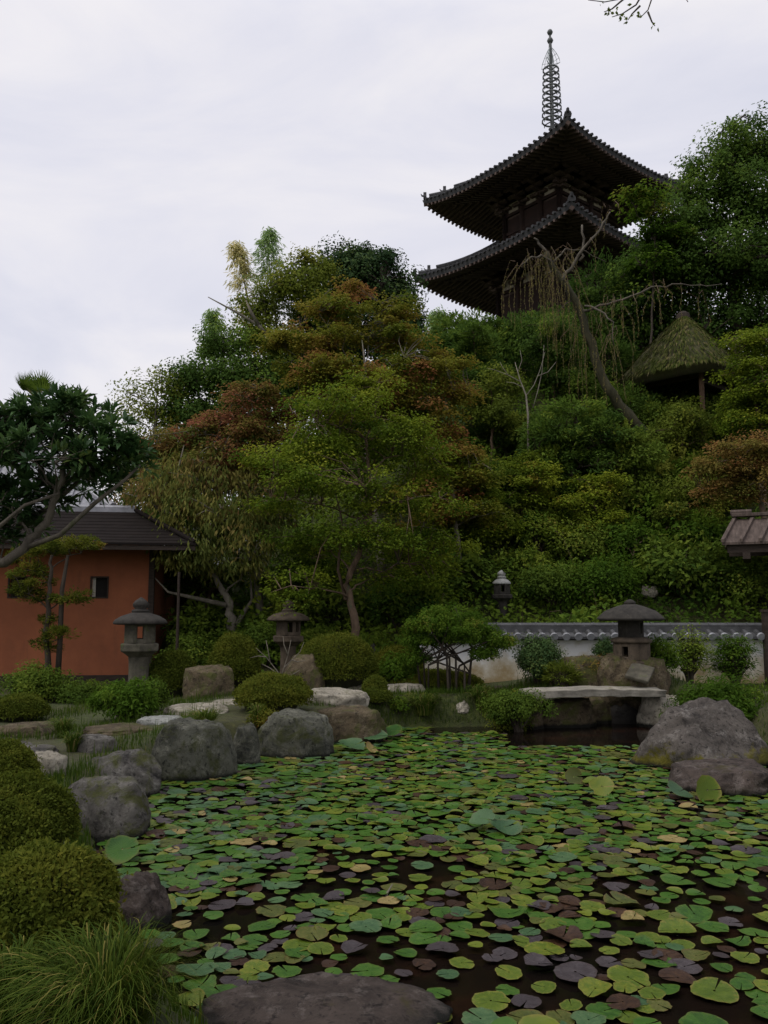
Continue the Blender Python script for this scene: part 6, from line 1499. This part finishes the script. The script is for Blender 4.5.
land = [(130, 895, 'by the small brown speckled rock'), (322, 990, 'beside the flat foreground rock'), (110, 830, 'by the pale-topped round boulder'), (195, 775, 'below the upright flat-topped boulder'), (296, 755, 'below the wide dark boulder'),
        (400, 735, 'near the grassy far bank'), (690, 768, 'by the big mossy boulder'), (728, 800, 'by the flat purplish rock'), (480, 1000, 'in dark water past the foreground rock'), (700, 990, 'in the near corner away from all rocks'),
        (540, 870, 'in open dark water mid pond'), (400, 820, 'in the thickest patch of pads'), (300, 870, 'by the dark gap in the pads'), (640, 860, 'in front of the flat purplish rock'), (230, 930, 'in the dark gap by the sedge'), (540, 930, 'in the loose scatter of near pads'), (250, 810, 'in the crowded patch near the boulders'), (560, 780, 'in the far flat carpet of pads'), (400, 920, 'in the near loose patch')]
def zone(px, py): return min(land, key=lambda l: (l[0] - px) ** 2 + ((l[1] - py) * 1.8) ** 2)[2]
for i, (x, y, r, px, py, d) in enumerate(pads[:300]):
    k_ = pick((x, y)); j = int(rp.choice(4, p=[.3, .28, .24, .18])); o = bpy.data.objects.new('lily_pad', protos[(k_, j)]); COL.objects.link(o)
    tx, ty = rp.normal(size=2) * .05; o.location = (x, y, .010 + .016 * rp.uniform() + r * .05); o.rotation_euler = (tx, ty, rp.uniform(0, 6.28)); o.scale = (r, r, r)
    sz = 'small' if r < .10 else ('broad' if r > .132 else 'medium'); form = ('flat', 'flat', 'wavy', 'curled')[j]
    tag(o, f'{sz} {form} {pad_cols[k_][0]} lily pad {zone(px, py)}', 'lily pad', 'lily pads floating on the pond')
# the farther pads as one carpet, six colours as material slots
VV, FF, RR, MI = [], [], [], []; off = 0; parts = {}
for (x, y, r, px, py, d) in pads[300:]:
    k_ = pick((x, y)); V, F, rim = pad_arrays(int(rp.integers(1e6)), r, 16, float(rp.choice([0, 0, .05, .12])))
    a, b_ = rp.normal(size=2) * .035; z = V[:, 2] + a * V[:, 0] + b_ * V[:, 1] + .012 + .02 * rp.uniform() + r * .06; V = np.stack([V[:, 0] + x, V[:, 1] + y, z], 1)
    an = rp.uniform(0, 6.28); c_, s_ = math.cos(an), math.sin(an); lx, ly = V[:, 0] - x, V[:, 1] - y; V[:, 0] = x + lx * c_ - ly * s_; V[:, 1] = y + lx * s_ + ly * c_
    VV.append(V); FF.append(F + off); RR.append(rim); MI += [keys.index(k_)] * len(F); off += len(V)
carp = np_mesh('lily_pad_carpet', np.concatenate(VV), np.concatenate(FF), None, smooth_=True)
for k_ in keys:      # the carpet is one object, so its tint varies by world position instead of per object
    mm = M['pad_' + k_].copy(); mm.name = 'carpet_' + k_; nt = mm.node_tree
    oi = next(n for n in nt.nodes if n.type == 'OBJECT_INFO'); tc = next(n for n in nt.nodes if n.type == 'TEX_COORD')
    vn = nt.nodes.new('ShaderNodeTexNoise'); vn.inputs['Scale'].default_value = 5.5; vn.inputs['Detail'].default_value = 1; nt.links.new(tc.outputs['Object'], vn.inputs['Vector'])
    for l in list(oi.outputs['Random'].links):
        t_ = l.to_socket; nt.links.remove(l)
        if t_.node.type == 'MATH': nt.links.new(vn.outputs[0], t_)
    carp.data.materials.append(mm)
carp.data.polygons.foreach_set('material_index', np.array(MI, np.int32))
a = carp.data.attributes.new('rim', 'FLOAT', 'POINT'); a.data.foreach_set('value', np.concatenate(RR).astype(np.float32))
tag(carp, 'dense carpet of smaller lily pads stretching to the far bank', 'lily pads', kind='stuff')
print('PADS', len(pads))

# raised leaves standing above the water
def raised(label, px, py, r_px, key, tilt, az, zc):
    base = on(px, py, 0.0); s = base[1] / FPX; r = r_px * s; root = thing('raised_lily_leaf', label, 'water plant', (base[0], base[1], 0), 0, 'leaves standing above the water')
    V, F, rim = pad_arrays(int(px * 7 + py), r, 26, .10); me = bpy.data.meshes.new('leaf'); me.from_pydata(V.tolist(), [], F.tolist()); a = me.attributes.new('rim', 'FLOAT', 'POINT'); a.data.foreach_set('value', rim.astype(np.float32)); me.polygons.foreach_set('use_smooth', [True] * len(F))
    lf = link('leaf', me, M['pad_' + key], root, (0, 0, zc)); lf.rotation_euler = (R(tilt), 0, R(az))
    g = Geo(); g.tube([(0, .02, -.2), (.01, .02, zc * .5), (0, 0, zc - .004)], [.006, .005, .004], 6); g.build('stem', M['bamboo_culm'], root)
raised('upright yellow-green leaf catching light before the flat purplish rock', 708, 803, 13, 'yellowgreen', 72, 10, .13)
raised('raised pale yellow leaf among far pads near the big boulder', 602, 796, 11, 'yellowgreen', 48, -15, .10)
raised('upright brownish green leaf among the far pads', 574, 785, 9, 'olive', 60, 20, .09)
raised('big pale green leaf raised above the thick patch of pads', 505, 836, 15, 'bluegreen', 14, 30, .08)
raised('raised blue-green leaf leaning over the thick patch of pads', 482, 832, 12, 'bluegreen', 26, -40, .12)
raised('large pale raised leaf at the bank edge below the small balls', 375, 744, 12, 'bluegreen', 18, 0, .12)
raised('second pale raised leaf beside the long low rock', 352, 752, 13, 'bluegreen', 16, 40, .10)
raised('third pale raised leaf close to the bank weeds', 392, 740, 10, 'green', 24, -30, .14)
raised('green raised leaf by the dark water under the round boulder', 122, 862, 16, 'green', 30, 20, .10)
raised('tan curled leaf standing near the long low rock', 372, 754, 8, 'tan', 40, 70, .07)
raised('blue-green leaf lifted beside the flat purplish rock', 680, 800, 12, 'bluegreen', 30, 50, .09)
g = Geo(); p = on(384, 898, 0); g.tube([(0, 0, -.1), (.02, .0, .03), (.06, .01, .09)], [.010, .009, .004], 6)
tag(g.build('dead_stem', M['straw_dead'] if 'straw_dead' in M else M['bark_pale'], loc=tuple(p)), 'pale dead stem sticking out of the dark water', 'stem')
